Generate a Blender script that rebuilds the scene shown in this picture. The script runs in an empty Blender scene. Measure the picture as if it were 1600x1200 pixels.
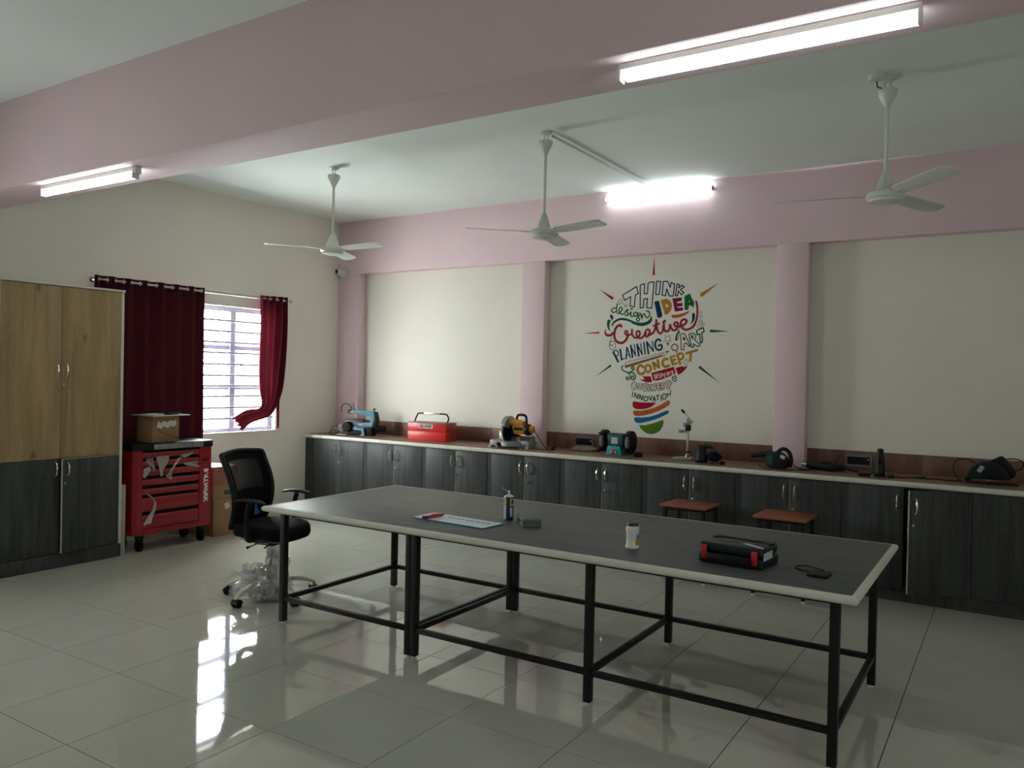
import bpy, bmesh, math, random
from mathutils import Vector, Matrix, Euler, noise

random.seed(7)
SC = bpy.context.scene
COL = SC.collection
PI = math.pi

# ------------------------------------------------------------------ camera
YAW, PITCH, ROLL, FOCAL_PX, EYE = -0.56494142, -0.00959079, 0.02094194, 1238.9, 1.6
_f = Vector((math.sin(YAW) * math.cos(PITCH), math.cos(YAW) * math.cos(PITCH), math.sin(PITCH)))
_r = Vector((math.cos(YAW), -math.sin(YAW), 0))
_u = _r.cross(_f)
_r2 = _r * math.cos(ROLL) + _u * math.sin(ROLL)
_u2 = -_r * math.sin(ROLL) + _u * math.cos(ROLL)
cam_data = bpy.data.cameras.new('camera')
cam = bpy.data.objects.new('camera', cam_data)
COL.objects.link(cam)
cam.matrix_world = Matrix(((_r2.x, _u2.x, -_f.x, 0), (_r2.y, _u2.y, -_f.y, 0), (_r2.z, _u2.z, -_f.z, EYE), (0, 0, 0, 1)))
cam_data.sensor_width = 36.0
cam_data.lens = FOCAL_PX / 1600 * 36.0
cam_data.clip_start = 0.05
SC.camera = cam

# ------------------------------------------------------------------ daylight and exposure
SKY = 35.0            # overcast daylight outside the windows
TUBE = 11.0           # glow of the tube lights
world = bpy.data.worlds.new('overcast_sky')
SC.world = world
world.use_nodes = True
_bg = world.node_tree.nodes['Background']
_bg.inputs[0].default_value = (0.93, 1.0, 0.97, 1)
_bg.inputs[1].default_value = SKY
SC.view_settings.view_transform = 'Standard'
SC.view_settings.look = 'None'
SC.view_settings.exposure = 0.40
SC.view_settings.gamma = 1.0
SC.view_settings.use_curve_mapping = False


def portal(name, loc, sy, sz, rz=0.0):
    """light portal: only guides the sampling of the sky through a window opening"""
    d = bpy.data.lights.new(name, 'AREA')
    d.shape = 'RECTANGLE'
    d.size, d.size_y = sz, sy
    d.cycles.is_portal = True
    o = bpy.data.objects.new(name, d)
    COL.objects.link(o)
    o.location = loc
    o.rotation_euler = (0, -PI / 2, rz)
    return o


# ------------------------------------------------------------------ materials
def _nodes(name):
    m = bpy.data.materials.new(name)
    m.use_nodes = True
    nt = m.node_tree
    return m, nt, nt.nodes['Principled BSDF'], nt.nodes['Material Output']


def mat(name, col, rough=0.5, metal=0.0, var=0.06, scale=6.0, stretch=(1, 1, 1), bump=0.0, bscale=60.0,
        spec=0.5, detail=4.0, dark=None, contrast=(0.3, 0.7), coat=0.0):
    m, nt, b, out = _nodes(name)
    N, L = nt.nodes, nt.links
    tc = N.new('ShaderNodeTexCoord')
    mp = N.new('ShaderNodeMapping')
    mp.inputs['Scale'].default_value = stretch
    L.new(tc.outputs['Object'], mp.inputs[0])
    nz = N.new('ShaderNodeTexNoise')
    nz.inputs['Scale'].default_value = scale
    nz.inputs['Detail'].default_value = detail
    L.new(mp.outputs[0], nz.inputs['Vector'])
    rp = N.new('ShaderNodeValToRGB')
    e = rp.color_ramp.elements
    lo = dark if dark else tuple(c * (1 - var) for c in col)
    hi = tuple(min(1, c * (1 + var)) for c in col)
    e[0].position, e[1].position = contrast
    e[0].color = (*lo, 1)
    e[1].color = (*hi, 1)
    L.new(nz.outputs['Fac'], rp.inputs[0])
    L.new(rp.outputs[0], b.inputs['Base Color'])
    b.inputs['Roughness'].default_value = rough
    b.inputs['Metallic'].default_value = metal
    b.inputs['Specular IOR Level'].default_value = spec
    b.inputs['Coat Weight'].default_value = coat
    if bump:
        n2 = N.new('ShaderNodeTexNoise')
        n2.inputs['Scale'].default_value = bscale
        n2.inputs['Detail'].default_value = 3
        L.new(mp.outputs[0], n2.inputs['Vector'])
        bp = N.new('ShaderNodeBump')
        bp.inputs['Strength'].default_value = bump
        bp.inputs['Distance'].default_value = 0.01
        L.new(n2.outputs['Fac'], bp.inputs['Height'])
        L.new(bp.outputs[0], b.inputs['Normal'])
    return m


def emit_mat(name, col, strength):
    m, nt, b, out = _nodes(name)
    b.inputs['Base Color'].default_value = (0.9, 0.9, 0.9, 1)
    b.inputs['Emission Color'].default_value = (*col, 1)
    b.inputs['Emission Strength'].default_value = strength
    return m


def fabric_mat(name, col, trans, tcol=None):
    m, nt, b, out = _nodes(name)
    N, L = nt.nodes, nt.links
    tc = N.new('ShaderNodeTexCoord')
    nz = N.new('ShaderNodeTexNoise')
    nz.inputs['Scale'].default_value = 220
    L.new(tc.outputs['Object'], nz.inputs['Vector'])
    bp = N.new('ShaderNodeBump')
    bp.inputs['Strength'].default_value = 0.15
    bp.inputs['Distance'].default_value = 0.004
    L.new(nz.outputs['Fac'], bp.inputs['Height'])
    b.inputs['Base Color'].default_value = (*col, 1)
    b.inputs['Roughness'].default_value = 0.8
    b.inputs['Specular IOR Level'].default_value = 0.1
    L.new(bp.outputs[0], b.inputs['Normal'])
    t = N.new('ShaderNodeBsdfTranslucent')
    t.inputs[0].default_value = (*(tcol or col), 1)
    mx = N.new('ShaderNodeMixShader')
    mx.inputs[0].default_value = trans
    L.new(b.outputs[0], mx.inputs[1])
    L.new(t.outputs[0], mx.inputs[2])
    L.new(mx.outputs[0], out.inputs[0])
    return m


def film_mat(name, col, opacity, gloss=0.12, rough=0.12):
    """thin clear sheet: window glass or plastic film"""
    m, nt, b, out = _nodes(name)
    N, L = nt.nodes, nt.links
    tr = N.new('ShaderNodeBsdfTransparent')
    gl = N.new('ShaderNodeBsdfGlossy')
    gl.inputs['Roughness'].default_value = rough
    df = N.new('ShaderNodeBsdfDiffuse')
    df.inputs[0].default_value = (*col, 1)
    m1 = N.new('ShaderNodeMixShader')
    m1.inputs[0].default_value = opacity
    L.new(tr.outputs[0], m1.inputs[1])
    L.new(df.outputs[0], m1.inputs[2])
    m2 = N.new('ShaderNodeMixShader')
    m2.inputs[0].default_value = gloss
    L.new(m1.outputs[0], m2.inputs[1])
    L.new(gl.outputs[0], m2.inputs[2])
    L.new(m2.outputs[0], out.inputs[0])
    return m


def wood_mat(name, c1, c2, rough=0.45, stretch=(9, 9, 0.7), scale=2.2, knots=0.0, bump=0.05, spec=0.5):
    m, nt, b, out = _nodes(name)
    N, L = nt.nodes, nt.links
    tc = N.new('ShaderNodeTexCoord')
    mp = N.new('ShaderNodeMapping')
    mp.inputs['Scale'].default_value = stretch
    L.new(tc.outputs['Object'], mp.inputs[0])
    nz = N.new('ShaderNodeTexNoise')
    nz.inputs['Scale'].default_value = scale
    nz.inputs['Detail'].default_value = 7
    nz.inputs['Distortion'].default_value = 0.5
    L.new(mp.outputs[0], nz.inputs['Vector'])
    n3 = N.new('ShaderNodeTexNoise')
    n3.inputs['Scale'].default_value = scale * 9
    n3.inputs['Detail'].default_value = 3
    L.new(mp.outputs[0], n3.inputs['Vector'])
    ad = N.new('ShaderNodeMix')
    ad.data_type = 'FLOAT'
    ad.inputs[0].default_value = 0.35
    L.new(nz.outputs['Fac'], ad.inputs[2])
    L.new(n3.outputs['Fac'], ad.inputs[3])
    rp = N.new('ShaderNodeValToRGB')
    e = rp.color_ramp.elements
    e[0].position, e[1].position = 0.33, 0.66
    e[0].color, e[1].color = (*c1, 1), (*c2, 1)
    L.new(ad.outputs[0], rp.inputs[0])
    src = rp.outputs[0]
    if knots:
        mk = N.new('ShaderNodeMapping')
        mk.inputs['Scale'].default_value = (4, 4, 2.2)
        L.new(tc.outputs['Object'], mk.inputs[0])
        vo = N.new('ShaderNodeTexVoronoi')
        vo.inputs['Scale'].default_value = 1.3
        L.new(mk.outputs[0], vo.inputs['Vector'])
        kr = N.new('ShaderNodeValToRGB')
        kr.color_ramp.elements[0].position, kr.color_ramp.elements[1].position = 0.03, 0.13
        kr.color_ramp.elements[0].color = (1 - knots,) * 3 + (1,)
        kr.color_ramp.elements[1].color = (1, 1, 1, 1)
        L.new(vo.outputs['Distance'], kr.inputs[0])
        mu = N.new('ShaderNodeMix')
        mu.data_type = 'RGBA'
        mu.blend_type = 'MULTIPLY'
        mu.inputs[0].default_value = 1
        L.new(src, mu.inputs[6])
        L.new(kr.outputs[0], mu.inputs[7])
        src = mu.outputs[2]
    L.new(src, b.inputs['Base Color'])
    b.inputs['Roughness'].default_value = rough
    b.inputs['Specular IOR Level'].default_value = spec
    bp = N.new('ShaderNodeBump')
    bp.inputs['Strength'].default_value = bump
    bp.inputs['Distance'].default_value = 0.004
    L.new(n3.outputs['Fac'], bp.inputs['Height'])
    L.new(bp.outputs[0], b.inputs['Normal'])
    return m


M = {}
M['wall'] = mat('cream_wall_paint', (0.81, 0.77, 0.69), 0.75, var=0.025, scale=1.5, bump=0.04, bscale=45)
M['pink'] = mat('pink_wall_paint', (0.77, 0.58, 0.62), 0.72, var=0.03, scale=1.3, bump=0.05, bscale=40)
M['ceiling'] = mat('white_ceiling_paint', (0.82, 0.875, 0.845), 0.85, var=0.03, scale=1.2, bump=0.05, bscale=30)
M['tile'] = mat('polished_floor_tile', (0.53, 0.527, 0.46), 0.035, var=0.045, scale=2.6, spec=0.95, detail=6)
M['grout'] = mat('dark_floor_joint', (0.035, 0.033, 0.03), 0.95, var=0.1)
M['dark_lam'] = wood_mat('charcoal_wood_laminate', (0.024, 0.0265, 0.026), (0.066, 0.070, 0.069), 0.48, (10, 10, 0.8), 2.4, bump=0.08, spec=0.3)
M['oak'] = wood_mat('oak_laminate', (0.23, 0.148, 0.064), (0.42, 0.29, 0.138), 0.5, (10, 7, 0.6), 1.6, knots=0.55)
M['brown_lam'] = wood_mat('brown_wood_laminate', (0.145, 0.070, 0.045), (0.25, 0.14, 0.098), 0.45, (3, 9, 6), 1.5)
M['splash'] = wood_mat('brown_panel_laminate', (0.125, 0.055, 0.036), (0.21, 0.105, 0.07), 0.5, (8, 8, 0.9), 2.0)
M['edge'] = mat('white_edge_band', (0.62, 0.61, 0.53), 0.45, var=0.06, scale=14, bump=0.03)
M['table_top'] = wood_mat('grey_table_laminate', (0.060, 0.064, 0.063), (0.098, 0.102, 0.100), 0.48, (1.0, 7, 7), 2.4, bump=0.05, spec=0.35)
M['black_metal'] = mat('black_painted_steel', (0.008, 0.0075, 0.007), 0.45, var=0.2, scale=20, spec=0.3)
M['black'] = mat('black_plastic', (0.006, 0.006, 0.0065), 0.5, var=0.2, scale=20, spec=0.25)
M['rubber'] = mat('black_rubber', (0.008, 0.008, 0.008), 0.8, var=0.2, scale=30, spec=0.2)
M['black_fabric'] = mat('black_seat_fabric', (0.005, 0.005, 0.0055), 0.9, spec=0.15, var=0.3, scale=60, bump=0.2, bscale=300)
M['chrome'] = mat('chrome', (0.75, 0.75, 0.74), 0.14, metal=1.0, var=0.05)
M['steel'] = mat('brushed_steel', (0.45, 0.45, 0.44), 0.35, metal=1.0, var=0.12, scale=20)
M['cast'] = mat('cast_aluminium', (0.32, 0.33, 0.32), 0.5, metal=0.6, var=0.1, scale=30, bump=0.1)
M['grey'] = mat('grey_plastic', (0.17, 0.17, 0.17), 0.5, var=0.08)
M['fan'] = mat('white_enamel', (0.66, 0.68, 0.63), 0.3, var=0.02, scale=8)
M['white'] = mat('white_plastic', (0.72, 0.72, 0.68), 0.4, var=0.03)
M['frame'] = mat('lilac_window_paint', (0.42, 0.42, 0.58), 0.5, var=0.04)
M['bar'] = mat('grey_grill_paint', (0.30, 0.30, 0.33), 0.5, var=0.05)
M['curtain'] = fabric_mat('maroon_curtain', (0.042, 0.005, 0.009), 0.006, (0.08, 0.008, 0.014))
M['curtain_thin'] = fabric_mat('maroon_curtain_gathered', (0.058, 0.007, 0.013), 0.06, (0.20, 0.018, 0.035))
M['glass'] = film_mat('window_glass', (0.9, 0.95, 0.95), 0.02, 0.05, 0.02)
M['wrap'] = film_mat('clear_plastic_wrap', (0.85, 0.86, 0.84), 0.24, 0.2, 0.14)
M['wrap_dense'] = film_mat('milky_plastic_wrap', (0.80, 0.80, 0.77), 0.42, 0.2, 0.16)
M['red'] = mat('red_enamel', (0.29, 0.007, 0.013), 0.35, var=0.05)
M['red_box'] = mat('bright_red_enamel', (0.62, 0.022, 0.018), 0.35, var=0.06)
M['stool'] = wood_mat('reddish_stool_laminate', (0.22, 0.062, 0.030), (0.31, 0.10, 0.05), 0.4, (1.2, 8, 8), 2.0)
M['carton'] = mat('brown_cardboard', (0.30, 0.175, 0.085), 0.85, var=0.08, scale=9, bump=0.05)
M['carton_red'] = mat('reddish_cardboard', (0.30, 0.105, 0.075), 0.85, var=0.08, scale=9)
M['tape'] = mat('white_torn_paper', (0.62, 0.62, 0.58), 0.7, var=0.08, scale=40)
M['pale_wood'] = mat('pale_board', (0.42, 0.39, 0.32), 0.7, var=0.1, scale=12)
M['teal'] = mat('teal_plastic', (0.005, 0.065, 0.075), 0.45, var=0.1)
M['teal_light'] = mat('bright_teal_plastic', (0.03, 0.30, 0.32), 0.4, var=0.1)
M['teal_dark'] = mat('dark_teal_plastic', (0.004, 0.015, 0.018), 0.5, var=0.15, spec=0.3)
M['blue_tool'] = mat('pale_blue_casting', (0.10, 0.25, 0.33), 0.45, var=0.08)
M['yellow'] = mat('yellow_plastic', (0.62, 0.27, 0.012), 0.4, var=0.06)
M['sign'] = mat('pale_blue_sign', (0.50, 0.62, 0.66), 0.3, var=0.05, scale=3)
M['sign_edge'] = mat('blue_sign_edge', (0.015, 0.17, 0.30), 0.35, var=0.05)
M['ink'] = mat('dark_ink', (0.05, 0.07, 0.09), 0.6, var=0.1)
M['orange_red'] = mat('orange_red_plastic', (0.50, 0.035, 0.012), 0.35, var=0.05)
M['navy'] = mat('navy_plastic', (0.006, 0.012, 0.055), 0.4, var=0.1)
M['case_grey'] = mat('grey_green_case', (0.11, 0.135, 0.125), 0.55, var=0.06, spec=0.3)
M['case_dark'] = mat('dark_green_case', (0.004, 0.012, 0.013), 0.45, var=0.15, spec=0.3)
M['label_yellow'] = mat('yellow_print', (0.50, 0.40, 0.02), 0.5, var=0.05)
M['label_blue'] = mat('can_blue_print', (0.008, 0.015, 0.08), 0.35, var=0.05)
M['label_grey'] = mat('can_pale_print', (0.45, 0.50, 0.53), 0.4, var=0.05)
M['orange'] = mat('orange_print', (0.55, 0.22, 0.01), 0.5, var=0.05)
M['blue_tag'] = mat('blue_tag', (0.02, 0.18, 0.5), 0.5, var=0.05)
M['cloth'] = mat('grey_rag', (0.16, 0.135, 0.115), 0.9, var=0.2, scale=14, bump=0.3, bscale=30)
M['tube'] = emit_mat('lit_tube', (0.86, 1.0, 0.98), TUBE)
M['print_red'] = mat('dull_red_print', (0.10, 0.02, 0.025), 0.5)
M['switch_red'] = mat('red_switch', (0.5, 0.02, 0.03), 0.4)


# ------------------------------------------------------------------ mesh helpers
class MB:
    """collects shapes, then links them as ONE mesh object"""

    def __init__(self):
        self.v, self.f = [], []

    def add(self, verts, faces):
        n = len(self.v)
        self.v += [tuple(p) for p in verts]
        self.f += [tuple(i + n for i in q) for q in faces]
        return self

    def box(self, x0, x1, y0, y1, z0, z1):
        p = [(x, y, z) for z in (z0, z1) for y in (y0, y1) for x in (x0, x1)]
        return self.add(p, [(0, 2, 3, 1), (4, 5, 7, 6), (0, 1, 5, 4), (2, 6, 7, 3), (0, 4, 6, 2), (1, 3, 7, 5)])

    def obox(self, c, size, rot=(0, 0, 0)):
        R = Euler(rot).to_matrix()
        c = Vector(c)
        h = [s / 2 for s in size]
        p = [c + R @ Vector((x, y, z)) for z in (-h[2], h[2]) for y in (-h[1], h[1]) for x in (-h[0], h[0])]
        return self.add(p, [(0, 2, 3, 1), (4, 5, 7, 6), (0, 1, 5, 4), (2, 6, 7, 3), (0, 4, 6, 2), (1, 3, 7, 5)])

    def rings(self, rings, close=True, caps=True):
        n = len(rings[0])
        vs = [p for r in rings for p in r]
        fs = []
        for i in range(len(rings) - 1):
            for j in range(n if close else n - 1):
                a, b = i * n + j, i * n + (j + 1) % n
                fs.append((a, b, b + n, a + n))
        if caps and close:
            fs.append(tuple(range(n - 1, -1, -1)))
            fs.append(tuple((len(rings) - 1) * n + j for j in range(n)))
        return self.add(vs, fs)

    def cyl(self, p0, p1, r0, r1=None, n=16):
        return self.tube([p0, p1], [r0, r0 if r1 is None else r1], n)

    def tube(self, path, r, n=8, closed=False):
        P = [Vector(p) for p in path]
        rr = r if isinstance(r, (list, tuple)) else [r] * len(P)
        rings, up = [], None
        for i, p in enumerate(P):
            if closed:
                t = P[(i + 1) % len(P)] - P[i - 1]
            else:
                t = P[min(i + 1, len(P) - 1)] - P[max(i - 1, 0)]
            t.normalize()
            if up is None:
                up = Vector((0, 0, 1)) if abs(t.z) < 0.9 else Vector((1, 0, 0))
            a = t.cross(up)
            a.normalize()
            b = a.cross(t)
            up = b
            rings.append([p + (a * math.cos(k * 2 * PI / n) + b * math.sin(k * 2 * PI / n)) * rr[i] for k in range(n)])
        if closed:
            rings.append(rings[0])
            return self.rings(rings, True, False)
        return self.rings([list(reversed(q)) for q in rings])

    def lathe(self, prof, c=(0, 0, 0), axis='z', n=24):
        c = Vector(c)
        rings = []
        for r, h in prof:
            q = []
            for k in range(n):
                a, b = max(r, 1e-4) * math.cos(k * 2 * PI / n), max(r, 1e-4) * math.sin(k * 2 * PI / n)
                q.append(c + Vector({'z': (a, b, h), 'x': (h, a, b), 'y': (b, h, a)}[axis]))
            rings.append(q)
        return self.rings(rings)

    def prism(self, poly, t0, t1, plane='xz'):
        """extrude a 2-D outline; plane xz -> along y, xy -> along z, yz -> along x"""
        def P(a, b, t):
            return {'xz': (a, t, b), 'xy': (a, b, t), 'yz': (t, a, b)}[plane]
        n = len(poly)
        vs = [P(a, b, t0) for a, b in poly] + [P(a, b, t1) for a, b in poly]
        fs = [tuple(range(n)), tuple(range(2 * n - 1, n - 1, -1))]
        fs += [(j, j + n, (j + 1) % n + n, (j + 1) % n) for j in range(n)]
        return self.add(vs, fs)

    def sheet(self, rows):
        n = len(rows[0])
        fs = [(i * n + j, i * n + j + 1, (i + 1) * n + j + 1, (i + 1) * n + j) for i in range(len(rows) - 1) for j in range(n - 1)]
        return self.add([p for r in rows for p in r], fs)

    def mesh(self, name, m, bevel=0.0, seg=2, smooth=True):
        me = bpy.data.meshes.new(name)
        me.from_pydata(self.v, [], self.f)
        bm = bmesh.new()
        bm.from_mesh(me)
        bmesh.ops.recalc_face_normals(bm, faces=bm.faces)
        if bevel:
            es = [e for e in bm.edges if e.is_manifold and e.calc_face_angle(0) > 0.6]
            bmesh.ops.bevel(bm, geom=es, offset=bevel, segments=seg, affect='EDGES', clamp_overlap=True, profile=0.5)
        bm.to_mesh(me)
        bm.free()
        if smooth:
            me.polygons.foreach_set('use_smooth', [True] * len(me.polygons))
            me.set_sharp_from_angle(angle=0.6)
        me.materials.append(M[m] if isinstance(m, str) else m)
        return me

    def build(self, name, m, parent=None, bevel=0.0, seg=2, smooth=True, loc=(0, 0, 0), label=None):
        o = bpy.data.objects.new(name, self.mesh(name, m, bevel, seg, smooth))
        COL.objects.link(o)
        o.location = loc
        o.parent = parent
        if label:
            o['label'] = label
        return o


def tag(o, label, cat, group=None):
    o['label'], o['category'] = label, cat
    if group:
        o['group'] = group
    return o


def thing(name, label, cat, loc=(0, 0, 0), rotz=0.0, group=None):
    o = bpy.data.objects.new(name, None)
    o.empty_display_size = 0.1
    COL.objects.link(o)
    o.location = loc
    o.rotation_euler = (0, 0, rotz)
    return tag(o, label, cat, group)


def structure(o):
    o['kind'] = 'structure'
    return o


def struct_empty(name, loc=(0, 0, 0)):
    o = bpy.data.objects.new(name, None)
    COL.objects.link(o)
    o.location = loc
    return structure(o)


def copy_tree(o, parent=None):
    c = o.copy()
    COL.objects.link(c)
    c.parent = parent
    for ch in list(o.children):
        copy_tree(ch, c)
    return c


def smooth_path(pts, sub=6, closed=False):
    P = [Vector(p) for p in pts]
    n = len(P)
    out = []
    for i in range(n if closed else n - 1):
        if closed:
            a, b, c, d = P[i - 1], P[i], P[(i + 1) % n], P[(i + 2) % n]
        else:
            a, b, c, d = P[max(i - 1, 0)], P[i], P[i + 1], P[min(i + 2, n - 1)]
        for k in range(sub):
            t = k / sub
            out.append(0.5 * ((2 * b) + (c - a) * t + (2 * a - 5 * b + 4 * c - d) * t * t + (3 * b - a - 3 * c + d) * t ** 3))
    if not closed:
        out.append(P[-1])
    return out


def clampz(path, r):
    return [Vector((p[0], p[1], max(p[2], r + .0008))) for p in path]


def text_mesh(body, size, thick=0.0006, bold=0.0):
    cu = bpy.data.curves.new('lettering', 'FONT')
    cu.body, cu.size, cu.extrude, cu.offset = body, size, thick, bold
    cu.align_x, cu.align_y = 'CENTER', 'CENTER'
    cu.resolution_u = 3
    tmp = bpy.data.objects.new('lettering', cu)
    COL.objects.link(tmp)
    bpy.context.view_layer.update()
    me = bpy.data.meshes.new_from_object(tmp.evaluated_get(bpy.context.evaluated_depsgraph_get()))
    bpy.data.objects.remove(tmp)
    bpy.data.curves.remove(cu)
    return me


def text_part(name, body, size, m, parent, loc, rot, bold=0.0, sx=1.0):
    me = text_mesh(body, size, bold=bold)
    me.name = name
    me.materials.clear()
    me.materials.append(M[m])
    o = bpy.data.objects.new(name, me)
    COL.objects.link(o)
    o.parent = parent
    o.location = loc
    o.rotation_euler = rot
    o.scale = (sx, 1, 1)
    return o


# ------------------------------------------------------------------ the room
XL, XR, YR, YB, YN, ZC = -6.9, 4.2, -3.2, 6.94, 7.06, 3.4
ZB, YB0, YB1 = 2.806, 2.705, 3.045          # ceiling beam
WY0, WY1, WZ0, WZ1 = 3.95, 6.01, 0.945, 2.265   # window in view
LEFT_FILL_WIN = (0.90, 1.40)                          # unseen narrow left-wall window, sized to give fill light
REAR_WIN = []
RIGHT_FILL_WIN = [(0.55, 1.08)]  # unseen right-wall window, added and sized for fill light

# floor: joint bed plus single tiles
floor = structure(MB().box(XL, XR, YR, YN, -0.12, -0.004).build('floor', 'grout'))
TX, TY, PXT, PYT = -4.525, 2.41, 0.5825, 0.5785
G = 0.0021


def tile_mesh():
    w, d = PXT - 2 * G, PYT - 2 * G
    b = MB()
    lo = [(0, 0), (w, 0), (w, d), (0, d)]
    b.rings([[(x, y, -0.004) for x, y in lo], [(x, y, 0.0) for x, y in lo]])
    return b


tb = tile_mesh()
tm = tb.mesh('tile', 'tile', smooth=False)
far_tiles = MB()
for i in range(-5, 16):
    for j in range(-11, 9):
        x, y = TX + i * PXT + G, TY + j * PYT + G
        if x + PXT < XL or x > XR or y + PYT < YR or y > 6.5:
            continue
        # visible wedge of the floor
        seen = False
        for dx in (0, 0.5, 1):
            for dy in (0, 0.5, 1):
                q = Vector((x + dx * PXT, y + dy * PYT, -EYE))
                dep = q.dot(_f)
                if dep > 0.5 and abs(q.dot(_r2) / dep) < 0.66 and abs(q.dot(_u2) / dep) < 0.5:
                    seen = True
        x1 = min(x + PXT - 2 * G, XR - 0.002)
        if seen and x > XL:
            o = bpy.data.objects.new('tile', tm)
            COL.objects.link(o)
            o.parent = floor
            o.location = (x, y, 0)
        else:
            x0 = max(x, XL + 0.002)
            if x1 - x0 > 0.02:
                y0, y1 = max(y, YR + 0.002), min(y + PYT - 2 * G, YN - 0.002)
                far_tiles.box(x0, x1, y0, y1, -0.004, 0)
ft = far_tiles.build('tile_field', 'tile', floor, smooth=False)
ft['kind'] = 'stuff'

structure(MB().box(XL - 0.25, XR + 0.2, YR - 0.2, YN + 0.2, ZC, ZC + 0.15).build('ceiling', 'ceiling'))



def pierced(lo, hi, holes, put_box):
    """wall strip lo..hi with window openings"""
    e0 = lo
    for a, b in holes:
        put_box(e0, a, -.12, ZC)
        put_box(a, b, -.12, WZ0)
        put_box(a, b, WZ1, ZC)
        e0 = b
    put_box(e0, hi, -.12, ZC)


lw = MB()
pierced(YR, YN + 0.2, [LEFT_FILL_WIN, (WY0, WY1)], lambda a, b, c, d: lw.box(XL - .23, XL, a, b, c, d))
structure(lw.build('wall_left', 'wall'))
rw = MB()
pierced(YR, YN + 0.2, RIGHT_FILL_WIN, lambda a, b, c, d: rw.box(XR, XR + .23, a, b, c, d))
structure(rw.build('wall_right', 'wall'))
ww = MB()
pierced(XL - .23, XR + 0.23, REAR_WIN, lambda a, b, c, d: ww.box(a, b, YR - .23, YR, c, d))
structure(ww.build('wall_rear', 'wall'))
structure(MB().box(XL, XR, YN, YN + 0.2, -.12, ZC).build('wall_back', 'wall'))

# pink frame on the back wall: lintel and columns
NT = 2.775
structure(MB().box(XL, XR, YB, YN, NT, ZC).build('trim_1', 'pink', bevel=0.004))
COLS = [(XL, -6.56), (-4.295, -4.035), (-1.742, -1.480), (0.81, 1.075), (3.36, 3.63)]
for k, (a, b) in enumerate(COLS):
    structure(MB().box(a, b, YB, YN, 0, NT).build('trim_%d' % (k + 2), 'pink', bevel=0.004))
# ceiling beam
structure(MB().box(XL, XR, YB0, YB1, ZB, ZC).build('trim_7', 'pink', bevel=0.006))


def window(name, y0, y1, side='left'):
    mid = (y0 + y1) / 2
    place = {'left': (XL - .10, mid, 0), 'right': (XR + .10, mid, PI), 'rear': (mid, YR - .10, PI / 2)}[side]
    w = struct_empty(name, (place[0], place[1], WZ0))
    w.rotation_euler = (0, 0, place[2])
    W, Hh = (y1 - y0), WZ1 - WZ0
    h = W / 2
    f = 0.05
    fr = MB()
    fr.box(-.03, .03, -h, -h + f, 0, Hh).box(-.03, .03, h - f, h, 0, Hh).box(-.03, .03, -h + f, h - f, 0, f).box(-.03, .03, -h + f, h - f, Hh - f, Hh)
    fr.build('frame', 'frame', w, bevel=0.004)
    nc = 3 if W > 1 else 1
    cols = [-h + f + (W - 2 * f) * q / nc for q in range(nc + 1)]
    if nc == 3:
        cols[1:3] = [-.545, .505]
    for c in cols[1:-1]:
        MB().box(-.03, .03, c - .034, c + .034, f, Hh - f).build('mullion', 'frame', w, bevel=0.003)
    rows = [f, 0.475, 0.895, Hh - f]
    for i in range(nc):
        for z in rows[1:3]:
            MB().box(-.025, .02, cols[i] + .02, cols[i + 1] - .02, z - .024, z + .024).build('rail', 'frame', w, bevel=0.003)
        for j in range(3):
            MB().box(-.004, .0, cols[i] + .01, cols[i + 1] - .01, rows[j] + .005, rows[j + 1] - .005).build('pane', 'glass', w)
    for z in (0.153, 0.265, 0.385, 0.494, 0.603, 0.719, 0.838, 0.947, 1.061, 1.173):
        MB().cyl((.055, -h + .005, z), (.055, h - .005, z), 0.011, n=8).build('bar', 'bar', w)
    hd = MB()
    hd.tube(smooth_path([(.03, cols[-2] + .01, .70), (.05, cols[-2] + .05, .72), (.055, cols[-2] + .10, .70), (.055, cols[-2] + .13, .655)]), 0.008)
    hd.build('handle', 'bar', w)
    MB().box(.035, .105, -h + .002, h - .002, 0.0, .012).build('sill', 'white', w, bevel=0.002)
    pc = {'left': (XL - .24, mid), 'right': (XR + .24, mid), 'rear': (mid, YR - .24)}[side]
    portal('window_portal', (pc[0], pc[1], (WZ0 + WZ1) / 2), W, Hh, place[2])
    return w


window('window_1', WY0, WY1)
window('window_2', *LEFT_FILL_WIN)  # out of view, its width set by the fill light wanted
n_win = 3
for side, lst in (('rear', REAR_WIN), ('right', RIGHT_FILL_WIN)):
    for a, b in lst:
        window('window_%d' % n_win, a, b, side)  # out of view, added to fill the room with light
        n_win += 1

# ------------------------------------------------------------------ work table
TT = 0.745
tx0, tx1, ty0, ty1 = -4.02, -0.505, 3.40, 4.695
table = thing('work_table', 'long grey-topped work table with white rounded edge on black steel legs', 'table', (-2.26, 4.04, 0))
ox, oy = -2.26, 4.04
e = 0.028
MB().box(tx0 + e - ox, tx1 - e - ox, ty0 + e - oy, ty1 - e - oy, TT - 0.032, TT).build('table_top', 'table_top', table, bevel=0.001)


def half_round(p0, p1, nrm, zt, h, w, mitre=True):
    """half-round edge strip from p0 to p1 (inner line), bulging along nrm"""
    p0, p1, nrm = Vector(p0), Vector(p1), Vector(nrm)
    t = (p1 - p0).normalized()
    rings = []
    for p, s in ((p0, -1), (p1, 1)):
        q = []
        for k in range(9):
            a = -PI / 2 + PI * k / 8
            off = max(0, math.cos(a)) ** 0.6 * w
            q.append((p + nrm * off + (t * s * off if mitre else Vector()), zt - h / 2 + math.sin(a) * h / 2))
        rings.append([(v.x, v.y, z) for v, z in q])
    return MB().rings(rings)


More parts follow.
